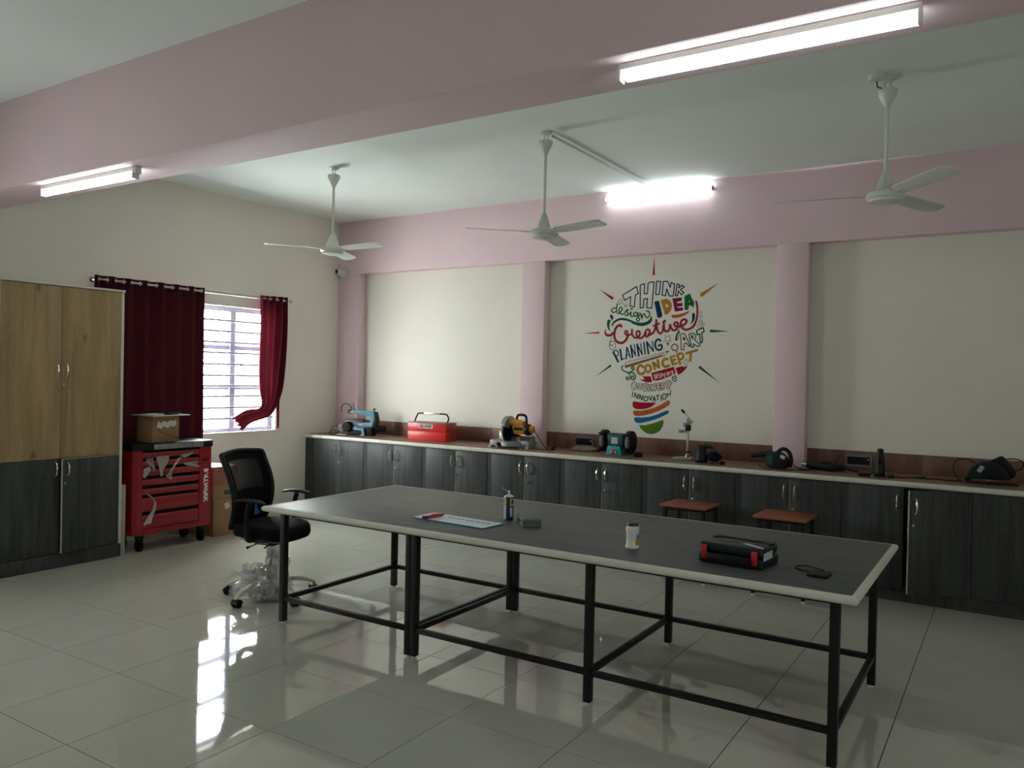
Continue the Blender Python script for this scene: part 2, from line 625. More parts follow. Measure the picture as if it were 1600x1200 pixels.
zt = TT + 0.001
for a, b, nn in (((tx0 + e, ty0 + e, 0), (tx1 - e, ty0 + e, 0), (0, -1, 0)), ((tx1 - e, ty0 + e, 0), (tx1 - e, ty1 - e, 0), (1, 0, 0)),
                 ((tx1 - e, ty1 - e, 0), (tx0 + e, ty1 - e, 0), (0, 1, 0)), ((tx0 + e, ty1 - e, 0), (tx0 + e, ty0 + e, 0), (-1, 0, 0))):
    sh = Vector((ox, oy, 0))
    half_round(Vector(a) - sh, Vector(b) - sh, nn, zt, 0.036, e).build('edge_strip', 'edge', table)
LX = [-3.905, -2.873, -2.831, -1.735, -0.605]
LY = [3.492, 4.562]
for x in LX:
    for y in LY:
        lg = MB().box(x - .0195 - ox, x + .0195 - ox, y - .0195 - oy, y + .0195 - oy, 0.012, TT - 0.033).build('leg', 'black_metal', table, bevel=0.003)
        MB().lathe([(0.012, 0), (0.014, 0.004), (0.014, 0.012)], (x - ox, y - oy, 0), n=12).build('foot', 'white', lg)
for xa, xb in ((LX[0], LX[1]), (LX[2], LX[3]), (LX[3], LX[4])):
    for y in LY:
        MB().box(xa + .0195 - ox, xb - .0195 - ox, y - .014 - oy, y + .014 - oy, .143, .171).build('stretcher', 'black_metal', table, bevel=0.002)
for x in LX:
    MB().box(x - .014 - ox, x + .014 - ox, LY[0] + .0195 - oy, LY[1] - .0195 - oy, .143, .171).build('stretcher', 'black_metal', table, bevel=0.002)
ap = MB()
for y in LY:
    ap.box(LX[0] - ox, LX[4] - ox, y - .012 - oy, y + .012 - oy, TT - .058, TT - .033)
for x in LX:
    ap.box(x - .012 - ox, x + .012 - ox, LY[0] + .012 - oy, LY[1] - .012 - oy, TT - .058, TT - .033)
ap.build('top_frame', 'black_metal', table)


# ------------------------------------------------------------------ bow handle used on all cupboard doors
def handle_mesh(axis_out):
    """bow handle 0.1 m tall; axis_out: unit vector pointing out of the door"""
    o = Vector(axis_out)
    pts = smooth_path([Vector((0, 0, -.05)), Vector((0, 0, -.05)) + o * .014, Vector((0, 0, -.03)) + o * .026, o * .03,
                       Vector((0, 0, .03)) + o * .026, Vector((0, 0, .05)) + o * .014, Vector((0, 0, .05))], 3)
    n = len(pts)
    rad = [0.0045 + 0.003 * math.sin(PI * i / (n - 1)) ** 2 for i in range(n)]
    b = MB().tube(pts, rad, 8)
    for s in (-1, 1):
        b.cyl(Vector((0, 0, s * .052)), Vector((0, 0, s * .052)) + o * .008, .0085, .007, 10)
    return b.mesh('handle', 'chrome')


H_BACK = handle_mesh((0, -1, 0))
H_LEFT = handle_mesh((1, 0, 0))


def put(mesh, name, parent, loc, rot=(0, 0, 0)):
    o = bpy.data.objects.new(name, mesh)
    COL.objects.link(o)
    o.parent = parent
    o.location = loc
    o.rotation_euler = rot
    return o


# ------------------------------------------------------------------ counter and its cabinets along the back wall
CT, CF = 0.89, 6.42
out = [(XL + .002, CF + .018), (.575, CF + .018), (.575, YN - .002)]
for a, b in reversed(COLS[:3]):
    out += [(b + .002, YN - .002), (b + .002, YB - .002), (max(a - .002, XL + .002), YB - .002)]
    if a > XL:
        out += [(a - .002, YN - .002)]
counter = thing('counter_worktop', 'long brown laminate worktop with white rounded front edge along the back wall', 'worktop', (-2.5, 6.7, CT - .036))
cs = Vector((-2.5, 6.7, CT - .036))
MB().prism([(x - cs.x, y - cs.y) for x, y in out], 0, .036, 'xy').build('worktop', 'brown_lam', counter)
half_round(Vector((XL + .002, CF + .018, 0)) - Vector((cs.x, cs.y, 0)), Vector((.575, CF + .018, 0)) - Vector((cs.x, cs.y, 0)), (0, -1, 0), .036, .040, .018, False).build('edge_strip', 'edge', counter)

CY = 6.47
CW = 0.816
door_mb = MB().box(0, CW / 2 - .024, -.018, 0, .105, .846)
door_me = door_mb.mesh('door', 'dark_lam', bevel=0.0015)
strip_me = MB().box(-.0015, .0015, -.0185, 0, .106, .845).mesh('edge_strip', 'pale_wood')
lock_me = MB().lathe([(0.009, 0), (0.009, -.006), (0.006, -.008)], axis='y', n=12).mesh('lock', 'chrome')
key_me = MB().box(-.0015, .0015, -.024, -.008, -.007, .007).lathe([(0.009, -.024), (0.009, -.021)], axis='y', n=10).mesh('key', 'chrome')
WHICH = ['at the left end, below the blue scroll saw', 'below the red toolbox', 'below the bare worktop between red toolbox and mitre saw',
         'below the yellow mitre saw', 'below the teal bench grinder', 'behind the stool nearer the window',
         'behind the stool further right', 'with its right door standing ajar', 'at the far right edge, below the circular saw']
KEYS = {0: 1, 1: 1, 2: 2, 3: 2, 4: 2}
for k in range(9):
    cx = -6.375 + k * CW
    cab = thing('base_cabinet', 'charcoal two-door base cabinet %s' % WHICH[k], 'cabinet', (cx, CY, 0), 0, 'charcoal base cabinets under the counter')
    h = CW / 2 - .001
    bd = MB()
    bd.box(-h, -h + .018, 0, .455, .1, .852).box(h - .018, h, 0, .455, .1, .852).box(-h + .018, h - .018, .44, .455, .1, .852)
    bd.box(-h + .018, h - .018, 0.01, .44, .1, .118).box(-h + .018, h - .018, .01, .44, .834, .852).box(-h + .018, h - .018, .06, .44, .46, .478)
    bd.build('body', 'dark_lam', cab)
    MB().box(-h, h, .004, .03, 0, .1).build('plinth', 'dark_lam', cab)
    MB().box(-h, -h + .02, -.016, 0, .1, .846).build('stile', 'dark_lam', cab)
    MB().box(h - .02, h, -.016, 0, .1, .846).build('stile', 'dark_lam', cab)
    if k == 0:
        MB().box(XL + .003 - cx, -h, -.012, 0.02, 0, .852).build('filler_panel', 'dark_lam', cab)
    for s in (-1, 1):
        # hinge on the outer side; doors built outward from the meeting edge
        hinge = bpy.data.objects.new('door', door_me)
        COL.objects.link(hinge)
        hinge.parent = cab
        w = CW / 2 - .024
        if s < 0:
            hinge.location = (-h + .0235, -.001, 0)
            ang = -math.radians(4.5) if k == 7 else 0
        else:
            hinge.location = (h - .0235, -.001, 0)
            hinge.scale = (-1, 1, 1)
            ang = math.radians(27) if k == 7 else 0
        hinge.rotation_euler = (0, 0, ang)
        put(H_BACK, 'handle', hinge, (w - .042, -.018, .735))
        if s > 0:
            put(strip_me, 'edge_strip', hinge, (w - .0005, 0, 0))
        if s > 0:
            put(lock_me, 'lock', hinge, (w - .03, -.018, .60))
            if k in KEYS:
                put(key_me, 'key', hinge, (w - .03, -.018, .60))

# brown splash panels inside the niches
n_tr = 8
for (a0, a), (b, b1), seam in ((COLS[0], COLS[1], -4.71), (COLS[1], COLS[2], -3.80), (COLS[2], COLS[3], -0.60)):
    for u, v in ((a + .003, seam - .001), (seam + .001, b - .003)):
        structure(MB().box(u, v, YN - .014, YN - .001, CT, 1.045).build('trim_%d' % n_tr, 'splash', bevel=0.001))
        n_tr += 1


def socket_box(x, z, label):
    s = thing('socket_box', label, 'socket box', (x, YN - .014, z), 0, 'empty socket boxes in the splash panel')
    f = MB()
    w, h, t = .105, .05, .018
    f.box(-w, w, -.012, 0, h - t, h).box(-w, w, -.012, 0, -h, -h + t).box(-w, -w + t, -.012, 0, -h + t, h - t).box(w - t, w, -.012, 0, -h + t, h - t)
    f.build('frame', 'grey', s, bevel=0.002)
    MB().box(-w + t, w - t, -.003, -.0005, -h + t, h - t).build('recess', 'black', s)
    MB().box(w - t - .022, w - t - .008, -.008, -.003, .008, .018).build('contact', 'chrome', s)


socket_box(-3.60, .965, 'empty grey socket box beside the bench grinder')
socket_box(-1.07, .965, 'empty grey socket box behind the upright angle grinder')

# ------------------------------------------------------------------ tall cupboard at the left
WX = -6.40
wy0, wy1 = 2.925, 3.925
wd = thing('tall_cupboard', 'tall cupboard with oak upper doors and charcoal lower doors', 'cupboard', (-6.62, 3.425, 0))
wx, wyc = -6.62, 3.425
fx = WX - wx                     # front plane in local x
bk = -6.755 - wx
hw = .5
bd = MB()
bd.box(bk, fx - .02, hw - .018, hw, .1, 2.245).box(bk, fx - .02, -hw, -hw + .018, .1, 2.245).box(bk, bk + .01, -hw + .018, hw - .018, .1, 2.245)
for z in (.1, .86, 1.3, 1.75):
    bd.box(bk + .01, fx - .024, -hw + .018, hw - .018, z, z + .018)
bd.build('body', 'oak', wd)
MB().box(bk, fx + .006, -hw, hw + .006, 2.243, 2.261).build('top_panel', 'edge', wd, bevel=0.002)
MB().box(fx - .02, fx, hw - .024, hw, .11, 2.243).build('side_edge', 'edge', wd, bevel=0.002)
MB().box(fx - .02, fx, -hw, -hw + .024, .11, 2.243).build('side_edge', 'edge', wd, bevel=0.002)
MB().box(bk, fx + .002, -hw, hw - .002, 0, .112).build('plinth', 'dark_lam', wd, bevel=0.002)
for z0, z1, m, hz in ((.872, 2.238, 'oak', 1.576), (.118, .866, 'dark_lam', .79)):
    for s in (-1, 1):
        a, b = (-hw + .026, -.0225) if s < 0 else (-.0195, hw - .026)
        d = bpy.data.objects.new('door', MB().box(-.018, 0, 0, b - a, z0, z1).mesh('door', m, bevel=0.0015))
        COL.objects.link(d)
        d.parent = wd
        ajar = math.radians(4.5) if (s > 0 and m == 'dark_lam') else 0
        if s < 0:
            d.location = (fx, a, 0)
            put(H_LEFT, 'handle', d, (0, b - a - .035, hz))
        else:
            # hinge at the right-hand side
            d.location = (fx, b, 0)
            d.rotation_euler = (0, 0, ajar)
            d.data = MB().box(-.018, 0, a - b, 0, z0, z1).mesh('door', m, bevel=0.0015)
            put(H_LEFT, 'handle', d, (0, a - b + .035, hz))
            MB().lathe([(0.008, 0), (0.008, .006), (0.005, .008)], (0, a - b + .018, hz - .115), 'x', 12).build('lock', 'chrome', d)
            if m == 'dark_lam':
                MB().box(-.018, .0006, a - b - .003, a - b, z0, z1).build('edge_strip', 'edge', d)
                MB().box(-.018, .0006, a - b, 0, z1, z1 + .002).build('edge_strip', 'edge', d)

tag(MB().box(-6.74, -6.43, 3.94, 3.982, 0, .60).build('board', 'pale_wood', bevel=0.002), 'pale board standing on edge between tall cupboard and red tool trolley', 'board')

# ------------------------------------------------------------------ curtains and rod
rod = thing('curtain_rod', 'thin steel curtain rod above the window', 'curtain rod', (-6.8, 4.98, 2.378))
MB().cyl((0, -1.10, 0), (0, 1.115, 0), .011, n=12).build('pole', 'steel', rod)
for y in (-1.06, 1.085):
    MB().cyl((-.098, y, 0), (0, y, 0), .007, n=8).lathe([(.022, -.099), (.022, -.093)], (0, y, 0), 'x', 14).build('bracket', 'steel', rod)
    MB().lathe([(.004, -.018), (.015, -.010), (.018, 0), (.015, .010), (.004, .018)], (0, y + (.045 if y > 0 else -.045), 0), 'y', 12).build('finial', 'steel', rod)

cur = thing('curtain', 'dark maroon eyelet curtain drawn across the left part of the window', 'curtain', (-6.8, 4.45, .72), 0, 'maroon curtains')
rows = []
nz, ny = 26, 150
for i in range(nz + 1):
    z = 2.412 - (2.412 - .72) * i / nz
    k = i / nz
    row = []
    for j in range(ny + 1):
        s = j / ny
        y = 3.872 + (1.108 + .02 * k) * s
        ph = s * 1.06 / .150 * 2 * PI + .6 + .5 * k * math.sin(s * 9) + .5 * math.sin(s * 5.3)
        amp = .030 * (1 - .25 * k) + .006 * math.sin(s * 14 + k * 3) if s > .06 else .028
        x = amp * math.sin(ph) + .010 * k * math.sin(s * 23 + 4 * k)
        row.append((x, y - 4.45 + .010 * math.sin(2 * ph) * (1 - k), z - .72))
    rows.append(row)
MB().sheet(rows).build('cloth', 'curtain', cur)
for j in range(14):
    ph0 = PI * (j + 1)
    s = (ph0 - .6) / (1.06 / .150 * 2 * PI)
    for _ in range(8):
        s = (ph0 - .6 - .5 * math.sin(s * 5.3)) / (1.06 / .150 * 2 * PI)
    if 0 < s < .99:
        y = 3.872 + 1.108 * s - 4.45
        MB().tube([(.005 * math.cos(a) * (1 if j % 2 else -1), y + .004 * math.cos(a), 2.378 - .72 + .02 * math.sin(a)) for a in [q * PI / 6 for q in range(12)]], .0035, 6, True).build('eyelet', 'chrome', cur)

cur2 = thing('curtain', 'maroon curtain bunched at the right of the window, its tail caught on the sill', 'curtain', (-6.8, 5.86, .96), 0, 'maroon curtains')
Lp = [(5.675, 2.405), (5.674, 2.1), (5.672, 1.83), (5.677, 1.576), (5.701, 1.385), (5.735, 1.27), (5.700, 1.205), (5.529, 1.19), (5.375, 1.12)]
Rp = [(6.05, 2.418), (6.058, 2.15), (6.05, 1.88), (6.03, 1.62), (6.00, 1.40), (5.927, 1.221), (5.827, 1.11), (5.61, 1.045), (5.500, .965)]
Ls = smooth_path([(0, a, b) for a, b in Lp], 8)
Rs = smooth_path([(0, a, b) for a, b in Rp], 8)
rows = []
for i, (a, b) in enumerate(zip(Ls, Rs)):
    t = i / (len(Ls) - 1)
    row = []
    for j in range(61):
        s = j / 60
        p = a.lerp(b, s)
        amp = .034 * (1 - .35 * t)
        x = amp * math.sin(s * 2 * PI * 4.2 + 1.5 * t + .5) + .012 * math.sin(s * 17 + 7 * t) - .02 * t
        row.append((x, p.y - 5.86, p.z - .96))
    rows.append(row)
MB().sheet(rows).build('cloth', 'curtain_thin', cur2)
rows = []
for i in range(15):
    t = i / 14
    rows.append([(-.045 + .012 * math.sin(s * 9 + 2 * t), (5.96 + .055 * s + .02 * t * (1 - s)) - 5.86, 1.40 - .41 * t - .02 * s - .96) for s in [q / 8 for q in range(9)]])
MB().sheet(rows).build('hem', 'curtain_thin', cur2)
for q in range(4):
    y = 5.72 + q * .095
    MB().tube([(.005 * math.cos(a), y - 5.86 + .004 * math.cos(a), 2.378 - .96 + .02 * math.sin(a)) for a in [k * PI / 6 for k in range(12)]], .0035, 6, True).build('eyelet', 'chrome', cur2)


# ------------------------------------------------------------------ ceiling fans
def make_fan(label, x, y, zb, R, a0):
    f = thing('ceiling_fan', label, 'ceiling fan', (x, y, zb), 0, 'white three-blade ceiling fans')
    top = ZC - zb
    MB().lathe([(.012, top), (.045, top), (.045, top - .012), (.03, top - .02), (.012, top - .022)], n=20).build('ceiling_plate', 'fan', f)
    hk = MB()
    hk.tube([(-.016, 0, top - .015), (-.016, 0, top - .07)], .003, 6).tube([(.016, 0, top - .015), (.016, 0, top - .07)], .003, 6)
    hk.cyl((-.02, 0, top - .055), (.02, 0, top - .055), .004, n=8)
    hk.build('hook', 'steel', f)
    MB().lathe([(.010, top - .065), (.052, top - .068), (.055, top - .08), (.048, top - .105), (.022, top - .155), (.013, top - .175), (.010, top - .176)], n=24).build('canopy', 'fan', f)
    MB().cyl((0, 0, top - .17), (0, 0, .12), .0115, n=14).build('down_rod', 'fan', f)
    MB().lathe([(.012, .15), (.018, .145), (.030, .115), (.052, .055), (.058, .032), (.02, .03)], n=24).build('lower_canopy', 'fan', f)
    MB().lathe([(.03, .034), (.075, .032), (.100, .022), (.108, .008), (.108, -.006), (.100, -.016), (.092, -.020), (.090, -.032), (.055, -.042), (.01, -.044)], n=32).build('motor', 'fan', f)
    for k in range(3):
        a = math.radians(a0 + 120 * k)
        MB().obox((.125, 0, .006), (.11, .035, .004)).build('blade_bracket', 'fan', f).rotation_euler = (0, 0, a)
        secs = []
        prof = [(.13, .040, .045), (.16, .052, .055), (.30, .056, .062), (.45, .058, .064), (R - .04, .058, .062), (R - .01, .050, .052), (R, .035, .035)]
        up, lo = [], []
        for r, wa, wb in prof:
            ra, rb = [], []
            for q in range(7):
                s = -1 + 2 * q / 6
                yy = s * (wa if s < 0 else wb)
                z = -math.tan(math.radians(11)) * yy - .006 * (s * s - 1) * -1 + .012
                ra.append((r, yy, z))
                rb.append((r, yy, z - .003))
            secs.append(ra + rb[::-1])
        MB().rings(secs).build('blade', 'fan', f).rotation_euler = (0, 0, a)
    return f


make_fan('white ceiling fan nearest the window, above the corner security camera', -5.091, 5.039, 2.675, .58, 118)
fan2 = make_fan('white ceiling fan in the middle, a conduit running from its ceiling plate', -2.950, 5.05, 2.655, .58, 104)
fan3 = make_fan('white ceiling fan at the right, over the work table end', -.669, 5.117, 2.705, .62, 68)
rose = thing('ceiling_rose', 'small white round junction box on the ceiling beside the right-hand fan', 'junction box', (-.72, 5.02, ZC - .035))
MB().lathe([(.045, .035), (.045, .012), (.035, 0), (.005, 0)], n=20).build('cover', 'fan', rose)
MB().tube(smooth_path([(.0, .02, .002), (.005, .03, -.03), (.03, .06, -.035), (.05, .092, -.045)]), .004, 6).build('cable', 'black', rose)
cd = thing('conduit', 'white conduit along the ceiling from the middle fan to the wall tube light', 'conduit', (-2.92, 5.1, ZC - .02))
MB().cyl((0, -.0, 0), (.02, 1.825, 0), .012, n=10).build('pipe', 'fan', cd)


# ------------------------------------------------------------------ tube lights
def tube_light(label, x0, x1, y, z, wall=False):
    L = (x1 - x0) / 2
    t = thing('tube_light', label, 'tube light', ((x0 + x1) / 2, y, z), 0, 'lit tube lights')
    if not wall:      # under the beam: housing on top, tube below
        MB().box(-L, L, -.020, .020, .022, .048).build('housing', 'white', t, bevel=0.004)
        MB().cyl((-L + .03, 0, 0), (L - .012, 0, 0), .021, n=18).build('tube', 'tube', t)
        for s in (-1, 1):
            MB().box(s * (L - .006) - .006, s * (L - .006) + .006, -.022, .022, -.022, .030).build('end_cap', 'white', t, bevel=0.003)
    else:
        MB().box(-L, L, .014, .041, -.011, .011).build('housing', 'white', t, bevel=0.004)
        MB().cyl((-L + .012, 0, 0), (L - .012, 0, 0), .016, n=18).build('tube', 'tube', t)
        for s in (-1, 1):
            MB().box(s * (L - .006) - .006, s * (L - .006) + .006, -.018, .014, -.018, .018).build('end_cap', 'grey' if s > 0 else 'white', t, bevel=0.003)
    return t


tube_light('big lit tube light under the beam at the top right', -1.312, -.272, 2.80, 2.758)
tl = tube_light('lit tube light under the beam at the left', -5.52, -4.47, 2.80, 2.758)
MB().box(.535, .55, -.02, .02, .005, .048).build('connector', 'white', tl, bevel=0.002)
tube_light('lit tube light high on the pink back wall above the mural', -3.36, -2.30, 6.899, 3.312, True)

# ------------------------------------------------------------------ security camera in the corner
sc = thing('security_camera', 'white security camera with black lens high in the far corner', 'camera', (-6.80, 6.94, 2.795))
MB().box(-.055, .045, -.035, -.001, -.05, .045).build('mount', 'white', sc, bevel=0.008)
hd = MB().lathe([(.005, .0), (.030, .0), (.036, .008), (.036, .075), (.030, .085), (.005, .085)], (0, 0, 0), 'y', 20).build('housing', 'white', sc, loc=(-.02, -.115, .005))
hd.rotation_euler = (0, 0, math.radians(-12))
MB().lathe([(.004, -.004), (.027, -.003), (.028, .004), (.004, .005)], (0, 0, 0), 'y', 18).build('lens', 'black', hd)

# ------------------------------------------------------------------ stools
def make_stool(label, x, y, rz):
    s = thing('stool', label, 'stool', (x, y, 0), rz, 'reddish-topped stools at the counter')
    MB().box(-.195, .195, -.19, .19, .585, .602).build('seat', 'stool', s, bevel=0.003)
    fr = MB()
    fr.box(-.165, .165, -.155, -.135, .56, .585).box(-.165, .165, .135, .155, .56, .585).box(-.165, -.145, -.135, .135, .56, .585).box(.145, .165, -.135, .135, .56, .585)
    fr.build('seat_frame', 'black_metal', s)
    for a in (-1, 1):
        for b in (-1, 1):
            p0, p1 = Vector((a * .155, b * .145, .565)), Vector((a * .182, b * .172, .015))
            c = (p0 + p1) / 2
            h = .0125
            rg = [[(q.x + u * h, q.y + v * h, q.z) for u, v in ((-1, -1), (1, -1), (1, 1), (-1, 1))] for q in (p1, p0)]
            lg = MB().rings(rg).build('leg', 'black_metal', s)
            MB().lathe([(.014, 0), (.016, .005), (.016, .018), (.012, .018)], (p1.x, p1.y, 0), n=10).build('foot', 'white', lg)
    for b in (-1, 1):
        MB().box(-.17, .17, b * .163 - .008, b * .163 + .008, .2, .216).build('stretcher', 'black_metal', s)
        MB().box(b * .173 - .008, b * .173 + .008, -.155, .155, .2, .216).build('stretcher', 'black_metal', s)
    return s


make_stool('reddish-topped stool nearer the window, half hidden behind the table', -2.195, 6.205, math.radians(-1))
make_stool('reddish-topped stool further right, half hidden behind the table', -1.435, 6.15, math.radians(-1))

# ------------------------------------------------------------------ office chair
ch = thing('office_chair', 'black mesh-back office chair with plastic-wrapped base at the table end', 'chair', (-4.43, 3.84, 0), math.radians(11.4))
# seat: rounded cushion
def pad(w, d, z0, z1, nx=14, front=.06):
    rows = []
    b = MB()
    n = 40
    rings = []
    for f, z in ((.86, z0), (.97, z0 + .012), (1.0, z0 + .032), (.985, z1 - .018), (.93, z1 - .004), (.80, z1), (.4, z1 - .006), (.02, z1 - .008)):
        q = []
        for k in range(n):
            a = 2 * PI * k / n
            c, s = math.cos(a), math.sin(a)
            px = math.copysign(abs(c) ** .55, c) * d * f
            py = math.copysign(abs(s) ** .55, s) * w * f
            zz = z - (max(0, px / d) ** 3) * .035
            q.append((px, py, zz))
        rings.append(q)
    return b.rings(rings)


pad(.235, .222, .447, .535).build('seat', 'black_fabric', ch, loc=(.012, 0, 0))
MB().box(-.12, .12, -.14, .14, .425, .452).build('seat_plate', 'black', ch, bevel=0.006)
mech = MB().box(-.10, .07, -.065, .065, .375, .428).build('tilt_mechanism', 'black', ch, bevel=0.012)
MB().tube([(-.02, -.06, .405), (-.03, -.19, .39), (-.03, -.215, .388)], [.005, .005, .011], 8).build('lever', 'black', mech)
MB().tube([(.05, -.06, .40), (.07, -.16, .385)], .006, 8).build('lever', 'black', mech)
# column, star base and castors
MB().cyl((0, 0, .33), (0, 0, .39), .014, n=14).build('piston', 'chrome', ch)
MB().cyl((0, 0, .11), (0, 0, .335), .025, .025, 18).build('column', 'black', ch)
MB().lathe([(.045, .075), (.055, .085), (.05, .125), (.03, .135)], n=20).build('hub', 'grey', ch)
rel = math.radians(-11.4)
for k, deg in enumerate((205, 276, 350, 65, 134)):
    a = math.radians(deg) + rel
    R = .315
    d = Vector((math.cos(a), math.sin(a), 0))
    t = Vector((-d.y, d.x, 0))
    rings = []
    for r, z, w, h in ((.03, .105, .028, .022), (.10, .118, .026, .020), (.18, .115, .024, .018), (.25, .100, .022, .016), (.295, .085, .022, .015), (.325, .066, .018, .008)):
        c = d * r + Vector((0, 0, z))
        rings.append([c + t * math.cos(q * PI / 5) * w + Vector((0, 0, 1)) * math.sin(q * PI / 5) * h for q in range(10)])
    lg = MB().rings(rings).build('base_arm', 'edge', ch)
    c = d * R
    cas = MB()
    for s in (-1, 1):
        cas.cyl(c + t * s * .008 + Vector((0, 0, .026)), c + t * s * .025 + Vector((0, 0, .026)), .026, n=18)
    cas.cyl(c + Vector((0, 0, .03)), c + Vector((0, 0, .075)), .007, n=8)
    cas.build('castor', 'black', lg)
    hood = MB()
    hr = []
    for q in range(7):
        b = PI * q / 6
        hr.append([c + t * s + d * math.cos(b) * .031 + Vector((0, 0, .028 + math.sin(b) * .031)) for s in (-.028, .028)])
    hood.sheet(hr)
    hood.build('castor_hood', 'black', lg)
# backrest: curved frame with mesh
def back_pt(u, v):
    """u -1..1 across, v 0..1 up"""
    hw = .180 + .045 * math.sin(min(v, .95) * PI * .62)
    x = -.178 - .060 * v + .060 * math.sin(v * PI * 1.15) * .9 - .045 * (1 - u * u) - .03 * (1 - v) ** 3
    z = .50 + .505 * v + .018 * (1 - u * u) * v
    return Vector((x, u * hw, z))


ring = []
for v in [i / 10 for i in range(11)]:
    ring.append((-1, v))
for u in [-1 + i / 4 for i in range(1, 8)]:
    ring.append((u, 1))
for v in [1 - i / 10 for i in range(11)]:
    ring.append((1, v))
for u in [1 - i / 4 for i in range(1, 8)]:
    ring.append((u, 0))
path = [back_pt(u * .97, v) for u, v in ring]
P2 = smooth_path(path, 2, True)
MB().tube(P2, .017, 10, True).build('back_frame', 'black', ch)
# solid lower and side panels and the mesh
pan = MB()
def patch(b, u0, u1, v0, v1, nu, nv, off=0.0, th=.006):
    r1, r2 = [], []
    for i in range(nv + 1):
        r1.append([back_pt(u0 + (u1 - u0) * j / nu, v0 + (v1 - v0) * i / nv) + Vector((off, 0, 0)) for j in range(nu + 1)])
    b.sheet(r1)
    b.sheet([[p - Vector((th, 0, 0)) for p in r] for r in r1])
    return b


patch(pan, -.95, .95, .0, .50, 14, 8)
patch(pan, -.97, -.66, .40, .98, 3, 12)
patch(pan, .66, .97, .40, .98, 3, 12)
patch(pan, -.75, .75, .885, 1.0, 12, 3)
pan.build('back_panel', 'black_fabric', ch)
ms = MB()
for i in range(46):
    v = .47 + .43 * i / 45
    ms.tube([back_pt(-.75 + 1.5 * j / 10, v) + Vector((-.003, 0, 0)) for j in range(11)], .0026, 4)
for j in range(9):
    u = -.72 + 1.44 * j / 8
    ms.tube([back_pt(u, .44 + .48 * i / 8) + Vector((-.003, 0, 0)) for i in range(9)], .0011, 4)
mso = ms.build('mesh_net', 'black', ch)
mso['kind'] = 'stuff'
# spine joining the back to the mechanism
MB().tube(smooth_path([(-.08, 0, .40), (-.20, 0, .40), (-.265, 0, .47), (-.255, 0, .60), (-.235, 0, .68)]), [.022] * 25, 10).build('spine', 'black', ch)
MB().obox((-.205, .115, .60), (.004, .085, .09), (0, .1, 0)).build('tag', 'blue_tag', ch)
for s in (-1, 1):
    y = s * .262
    arm = MB()
    arm.tube(smooth_path([(.02, s * .17, .445), (.015, s * .26, .45), (.0, y, .50), (.0, y, .62), (.02, y, .705)], 5), [.017] * 21, 10)
    ar = arm.build('arm_post', 'black', ch)
    rg = []
    for x, w, z, h in ((-.105, .010, .708, .006), (-.09, .024, .713, .010), (-.03, .030, .722, .012), (.05, .032, .723, .013), (.11, .030, .715, .011), (.14, .018, .705, .008), (.145, .006, .702, .004)):
        rg.append([(x, y + math.cos(q * PI / 6) * w, z + math.sin(q * PI / 6) * h) for q in range(12)])
    MB().rings(rg).build('armrest', 'black', ar)
# plastic film crumpled around the base
def crumple(c, r, seed, flat=1.0, n=22, amp=.35, zmin=.004):
    b = MB()
    rings = []
    for i in range(1, n):
        th = PI * i / n
        q = []
        for k in range(2 * n):
            ph = 2 * PI * k / (2 * n)
            d = Vector((math.sin(th) * math.cos(ph), math.sin(th) * math.sin(ph), math.cos(th)))
            k1 = 1 + amp * noise.noise(d * 2.1 + Vector((seed, 0, 0))) * 1.6 + amp * .8 * noise.noise(d * 6 + Vector((0, seed, 0)))
            p = Vector((d.x * r[0], d.y * r[1], d.z * r[2])) * k1 + Vector(c)
            p.z = max(p.z, zmin)
            q.append(p)
        rings.append(q)
    return b.rings(rings)


crumple((.02, -.06, .11), (.15, .14, .12), 3.1).build('plastic_wrap', 'wrap', ch)
crumple((.03, -.10, .07), (.08, .075, .065), 8.2, amp=.45).build('plastic_wrap', 'wrap_dense', ch)
crumple((.02, .01, .27), (.05, .05, .15), 5.7, amp=.3).build('plastic_wrap', 'wrap_dense', ch)
crumple((.10, -.02, .18), (.05, .07, .16), 1.7, amp=.4).build('plastic_wrap', 'wrap', ch)
crumple((-.09, -.10, .12), (.11, .08, .10), 6.4, amp=.55).build('plastic_wrap', 'wrap', ch)
crumple((.0, 0, .43), (.17, .19, .035), 2.4, amp=.2).build('plastic_wrap', 'wrap', ch)

# ------------------------------------------------------------------ red tool trolley
tx = -6.36
tr = thing('tool_trolley', 'red tool trolley with seven drawers, black top and torn plastic film', 'trolley', (-6.55, 4.405, 0), math.radians(-1.0))
F = .19        # front plane in local x
B = -.19
y0, y1 = -.385, .385
MB().prism([(B, y0), (F - .03, y0), (F, y0 + .03), (F, y0 + .075), (F - .045, y0 + .075), (F - .045, y1 - .13), (F, y1 - .13), (F, y1 - .012), (F - .012, y1), (B, y1)], .20, .895, 'xy').build('body', 'red', tr)
MB().prism([(B, y0), (F - .03, y0), (F, y0 + .03), (F, y1 - .012), (F - .012, y1), (B, y1)], .150, .20, 'xy').build('base', 'red', tr, bevel=0.003)
MB().box(F - .05, F - .044, y0 + .072, y1 - .128, .20, .895).build('drawer_recess_shade', 'black', tr)  # black sheet standing in for the shade above and behind the drawer fronts
top = MB().prism([(B - .01, y0 - .012), (F - .02, y0 - .012), (F + .012, y0 + .02), (F + .012, y1 - .01), (F, y1 + .01), (B - .01, y1 + .01)], .885, .945, 'xy').build('top_tray', 'black', tr, bevel=0.008)
MB().box(F + .012, F + .016, y0 + .17, y1 - .33 + .11, .892, .938).build('front_plate', 'steel', top)
MB().box(F + .012, F + .016, y1 - .33 + .114, y1 - .105, .892, .938).build('front_plate', 'steel', top)
